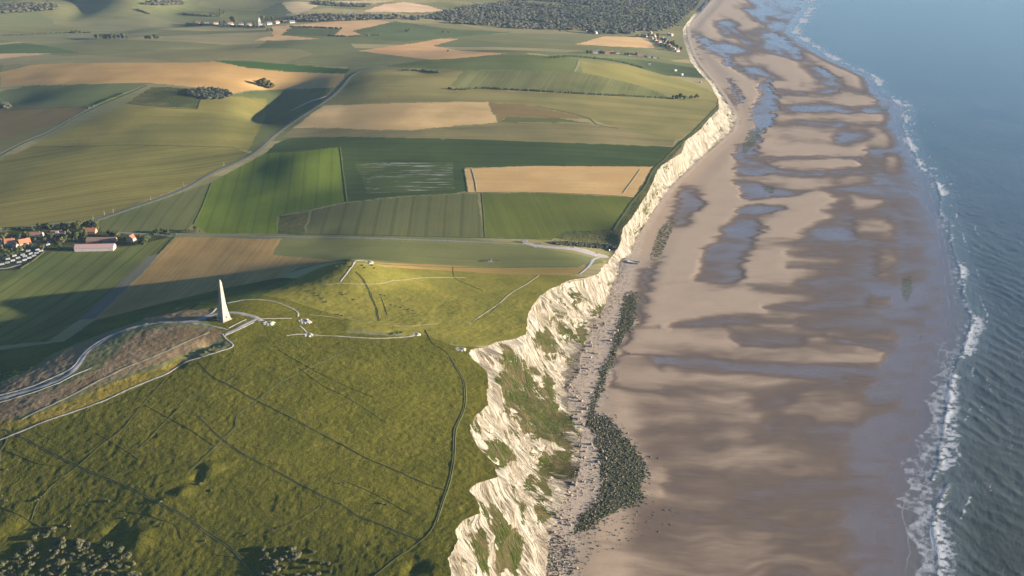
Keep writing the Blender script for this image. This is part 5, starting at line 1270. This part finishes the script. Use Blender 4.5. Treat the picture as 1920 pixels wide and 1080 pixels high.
def hedge(label, s, hgt, wid_, name='hedge'):
    x, y, L = plan_path(s, 2.0)
    n = max(8, int(L[-1] / (wid_ * 0.5)))
    q_ = np.sort(rng.uniform(0, L[-1], n))
    hx_ = np.interp(q_, L, x) + rng.normal(0, wid_ * 0.12, n); hy_ = np.interp(q_, L, y) + rng.normal(0, wid_ * 0.12, n)
    r_ = rng.uniform(0.7, 1.15, n); z = H0(hx_, hy_)
    vf = join(blob_cloud(hx_, hy_, z + hgt * 0.45 * r_, wid_ * 0.55 * r_, wid_ * 0.55 * r_, hgt * 0.55 * r_, ICO1, 0.3), leaf_cloud(hx_, hy_, z + hgt * 0.45 * r_, wid_ * 0.55 * r_, hgt * 0.55 * r_, 6, np.full(n, hgt * 0.2)))
    return tag(mesh_obj(name, vf[0], vf[1], HEDGE_M, False), label, 'hedge')
hedge('long dark hedge below the ribbed hillside', "840,167 870,169 900,166 960,169 1000,171 1100,177 1200,182 1262,186", 4.5, 5)
hedge('hedge curving over the brow behind the hilltop field', "1030,109 1060,107 1090,108 1110,110 1130,112 1150,115 1180,121 1205,128", 5, 6)
hedge('dark hedge bank high on the green slope right of the coast road', "757,132 775,132 800,134 833,138", 4, 9)
hedge('hedge along the wheat edge of the small green field far inland', "545,51 590,52 640,54", 5, 7)
hedge('dark hedge under the small wheat patch far inland', "615,67 650,69 690,67 715,66", 5, 7)
hedge('dark hedge on the farm track up the left fields', "165,204 180,198 200,190 220,182 237,174", 3.5, 4)
hedge('low dark hedge across the far left valley', "0,67 40,66 60,65 120,62 170,62", 4, 6)
hedge('far hedge on the pale slope of the distant left hills', "258,19 270,23 281,27", 6, 8)
hedge('straight far hedge left of the inland village', "345,26 380,30 412,31", 6, 9)
hedge('hedge line behind the inland village roofs', "350,46 400,48 450,50 500,51", 6, 9)
hedge('clipped hedge on the upper side of the campsite', "38,505 50,497 62,490 74,480 84,472", 2.0, 2.2)
hedge('dark hedge at the back of the village against the yellow green field', "0,432 30,431 55,430", 4, 5)
hedge('dark bank of bushes on the village road left of the pond', "288,440 300,438 318,440 330,440", 2.5, 3)

# scrub of the foreground: every bush its own object
def bush_proto(seed):
    r0 = np.random.default_rng(seed); n = 5
    a = r0.uniform(0, 6.28, n); rr = r0.uniform(0, 0.75, n); rs = r0.uniform(0.45, 0.8, n)
    vf = join(blob_cloud(rr * np.cos(a), rr * np.sin(a), 0.35 + 0.3 * r0.random(n), rs, rs, rs * 0.8, ICO1, 0.32), leaf_cloud(rr * np.cos(a), rr * np.sin(a), 0.35 + 0.3 * r0.random(n), rs, rs * 0.85, 26, np.full(n, 0.17)))
    me = mesh_obj('bush', vf[0], vf[1], BUSH_M, False); return me
BP = [bush_proto(s_) for s_ in range(6)]
bused = set()
def bush(x, y, s_, label, group=None, i=None):
    i = int(rng.integers(0, 6)) if i is None else i
    o = BP[i] if i not in bused else BP[i].copy()
    if i in bused: COL.objects.link(o)
    bused.add(i)
    z = float(H(np.array([x]), np.array([y]))[0])
    o.location = (float(x), float(y), z); o.rotation_euler = (0, 0, float(rng.uniform(0, 6.28))); o.scale = (s_, s_, s_ * float(rng.uniform(0.5, 0.8)))
    return tag(o, label, 'bush', group)
for (x, y) in scatter_poly("-30,1085 -30,1050 20,1040 55,1015 85,992 112,990 130,1015 175,1012 215,1020 245,1045 262,1085 150,1100", 205):
    bush(x, y, float(rng.uniform(1.5, 3.0)), 'one of the crowded grey green bushes in the bottom left corner', 'bushes in the bottom left corner')
for (x, y) in scatter_poly("482,1035 500,1022 540,1026 590,1030 618,1055 626,1090 490,1095", 62):
    bush(x, y, float(rng.uniform(1.3, 2.6)), 'one of the bushes in the scrubby patch at the bottom edge', 'bushes at the bottom edge of the headland')
for (u, v, s_) in [(375, 908, 1.6), (383, 902, 1.2), (395, 920, 1.3), (301, 942, 1.6), (308, 938, 1.2), (68, 938, 1.8), (76, 932, 1.4), (12, 880, 1.6), (162, 947, 1.0), (203, 940, 1.5), (232, 971, 1.2), (300, 987, 1.1), (385, 1014, 1.1), (455, 1000, 1.1), (462, 1005, 1.0), (488, 836, .9), (612, 896, .9), (638, 908, 1.1), (646, 905, 1.0), (716, 945, 1.3), (724, 947, 1.0), (420, 826, .9), (130, 987, 1.5), (120, 985, 1.2), (10, 940, 1.4), (3, 930, 1.2), (590, 692, 1.0), (520, 990, .8)]:
    x, y = unproj(u, v); bush(x[0], y[0], s_, 'dark lone shrub dotted on the open headland grass', 'lone shrubs on the headland grass')
for (u, v, s_) in [(392, 656, 2.2), (400, 652, 2.2), (386, 660, 2.0), (376, 664, 2.0), (410, 648, 1.8), (402, 660, 1.8)]:
    x, y = unproj(u, v); bush(x[0], y[0], s_, 'dark shrub in the shady hollow under the bare summit soil', 'shrubs in the hollow below the monument')
for (u, v, s_) in [(642, 553, 1.6), (640, 549, 1.3), (650, 552, 1.2), (663, 562, 1.4), (715, 553, 1.3), (722, 555, 1.2), (733, 572, 1.5), (742, 574, 1.5), (752, 577, 1.4), (765, 581, 1.3), (775, 583, 1.2), (590, 550, 1.6), (598, 555, 1.7), (606, 560, 1.7), (612, 567, 1.6), (580, 546, 1.4), (633, 590, 1.6), (641, 592, 1.5), (738, 626, 1.9), (745, 624, 1.9), (753, 623, 1.6), (733, 628, 1.6), (680, 498, 1.7), (684, 502, 1.7), (697, 498, 1.7), (701, 503, 1.5), (650, 494, 1.8), (640, 497, 1.8), (630, 500, 1.8), (658, 500, 1.5)]:
    x, y = unproj(u, v); bush(x[0], y[0], s_, 'low dark shrub on the sunny slope beyond the monument', 'shrubs on the sunny slope')

# ------------------------------------------------------------------ rocks
def rock_mesh(name, x, y, z, r_, mat, rough=0.35, flat=0.7):
    co, f = blob_cloud(x, y, z, r_ * rng.uniform(0.7, 1.4, len(r_)), r_ * rng.uniform(0.7, 1.4, len(r_)), r_ * flat, ICO_LO, rough)
    return mesh_obj(name, co, f, mat, False, 'stuff')
ICO_LO = (lambda v=None: (np.array([(0, 0, 1), (0.9, 0, 0.1), (0.28, 0.86, 0.0), (-0.73, 0.53, 0.1), (-0.73, -0.53, 0.0), (0.28, -0.86, 0.1), (0, 0, -0.8)]), np.array([[0, 1, 2], [0, 2, 3], [0, 3, 4], [0, 4, 5], [0, 5, 1], [6, 2, 1], [6, 3, 2], [6, 4, 3], [6, 5, 4], [6, 1, 5]])))()
ROCKC = dirt('chalk_boulder', (0.26, 0.215, 0.165), (0.17, 0.14, 0.108), 0.3, 0.35)
ROCKW = dirt('weedy_rock', (0.040, 0.044, 0.020), (0.100, 0.088, 0.060), 0.2, 0.6)
ROCKG = dirt('dark_rock', (0.055, 0.056, 0.036), (0.13, 0.11, 0.085), 0.3, 0.5)
def beach_poly(poly, n):
    d = np.array(dense(poly, 8)); x, y = unproj_z(d[:, 0], d[:, 1], 3.0); PP = np.stack([x, y], 1)
    lo, hi = PP.min(0), PP.max(0); out = np.zeros((0, 2))
    while len(out) < n:
        q_ = rng.uniform(lo, hi, (n * 3, 2)); out = np.vstack([out, q_[inpoly(q_[:, 0], q_[:, 1], PP)]])
    return out[:n]
# scree at the foot of the cliff
ys = rng.uniform(700, 1560, 9000); xs_ = x_foot(ys) - 6 + np.abs(rng.normal(0, 1, len(ys))) * np.interp(ys, [700, 900, 1100, 1400, 1560], [14, 22, 26, 18, 8])
kk = fbm(xs_ / 18, ys / 18, 310, 2) > -0.25
ys, xs_ = ys[kk], xs_[kk]
rr_ = 0.18 + rng.random(len(ys)) ** 5 * 1.1
rock_mesh('scree', xs_, ys, np.where(xs_ > x_foot(ys), Zbeach(xs_, ys), 6.5), rr_, ROCKC)['label'] = 'pale chalk rubble along the foot of the cliff'
for i, (poly, n) in enumerate([(WEED[0], 3000), (WEED[1], 5200)]):
    q_ = beach_poly(poly, n); q_ = q_ + rng.normal(0, 1.0, q_.shape) * (1.0 + 9.0 * rng.random((len(q_), 1)) ** 4)
    rr_ = 0.2 + rng.random(n) ** 4 * 1.7
    pq = q_[::9] + rng.normal(0, 2.0, q_[::9].shape)
    rock_mesh('pale_stones', pq[:, 0], pq[:, 1], Zbeach(pq[:, 0], pq[:, 1]) + 0.15, 0.25 + rng.random(len(pq)) ** 2 * 0.8, ROCKC, 0.4, 0.6)['label'] = ['pale stones among the narrow weed belt', 'pale stones among the broad weed patch'][i]
    rock_mesh('seaweed_rocks', q_[:, 0], q_[:, 1], Zbeach(q_[:, 0], q_[:, 1]) + 0.05, rr_, ROCKW, 0.45, 0.45)['label'] = ['narrow belt of dark weedy rocks below the far cliff', 'broad patch of dark weedy rocks on the near beach'][i]
q_ = beach_poly(zB("1050,800 1180,760 1300,690 1560,640 1800,620 1750,760 1500,830 1350,900 1200,960 1100,1080 880,1080 900,940 960,860"), 620)
d_ = sstep(0, 90, q_[:, 0] - x_foot(q_[:, 1]))
q_ = q_[rng.random(len(q_)) > 0.75 * d_]
rock_mesh('beach_rocks', q_[:, 0], q_[:, 1], Zbeach(q_[:, 0], q_[:, 1]) + 0.05, 0.25 + rng.random(len(q_)) ** 2 * 1.0, ROCKG, 0.4, 0.5)['label'] = 'dark stones strewn over the sand at the bottom edge'
q_ = beach_poly(zB("890,800 960,820 1080,900 1100,1000 1060,1090 880,1090"), 420)
rock_mesh('beach_rocks', q_[:, 0], q_[:, 1], Zbeach(q_[:, 0], q_[:, 1]) + 0.05, 0.3 + rng.random(len(q_)) ** 2 * 1.1, ROCKG, 0.4, 0.6)['label'] = 'dark stones heaped against the cliff foot at the bottom edge'
# the biggest fallen blocks, each its own object
bl = []
for s_ in range(4):
    co, f = blob_cloud(np.zeros(1), np.zeros(1), np.zeros(1), np.array([1.2]), np.array([0.95]), np.array([0.8]), ICO1, 0.2)
    bl.append(mesh_obj('boulder', co, f, ROCKC, False))
for k in range(90):
    y = float(rng.uniform(740, 1330)); x = float(x_foot(np.array([y]))[0] + abs(rng.normal(0, 1)) * np.interp(y, [740, 950, 1100, 1330], [8, 16, 22, 14]) - 2)
    o = bl[k] if k < 4 else bl[k % 4].copy()
    if k >= 4: COL.objects.link(o)
    s_ = float(rng.uniform(0.9, 2.1)); o.scale = (s_, s_, s_); o.rotation_euler = tuple(float(a) for a in rng.uniform(-0.5, 3.1, 3))
    o.location = (x, y, float(Zbeach(np.array([x]), np.array([y]))[0]) + 0.3 * s_)
    tag(o, 'pale chalk boulder fallen among the rubble at the cliff foot', 'boulder', 'fallen chalk boulders at the cliff foot')

# ------------------------------------------------------------------ haze: one even volume round the whole place
me = bpy.data.meshes.new('haze')
hx, hz0, hz1 = 30000.0, -40.0, 640.0
vv = [(a, b_, c_) for a in (-hx, hx) for b_ in (-hx, hx) for c_ in (hz0, hz1)]
me.from_pydata(vv, [], [(0, 1, 3, 2), (4, 6, 7, 5), (0, 4, 5, 1), (2, 3, 7, 6), (0, 2, 6, 4), (1, 5, 7, 3)])
haze = bpy.data.objects.new('haze', me); COL.objects.link(haze); haze['kind'] = 'stuff'
hm = bpy.data.materials.new('haze_air'); hm.use_nodes = True
hm.node_tree.nodes.clear()
ho = hm.node_tree.nodes.new('ShaderNodeOutputMaterial'); hv = hm.node_tree.nodes.new('ShaderNodeVolumePrincipled')
hv.inputs['Color'].default_value = (0.55, 0.74, 1.0, 1)
hv.inputs['Density'].default_value = HAZE
hv.inputs['Anisotropy'].default_value = 0.0
hm.node_tree.links.new(hv.outputs[0], ho.inputs['Volume'])
me.materials.append(hm)
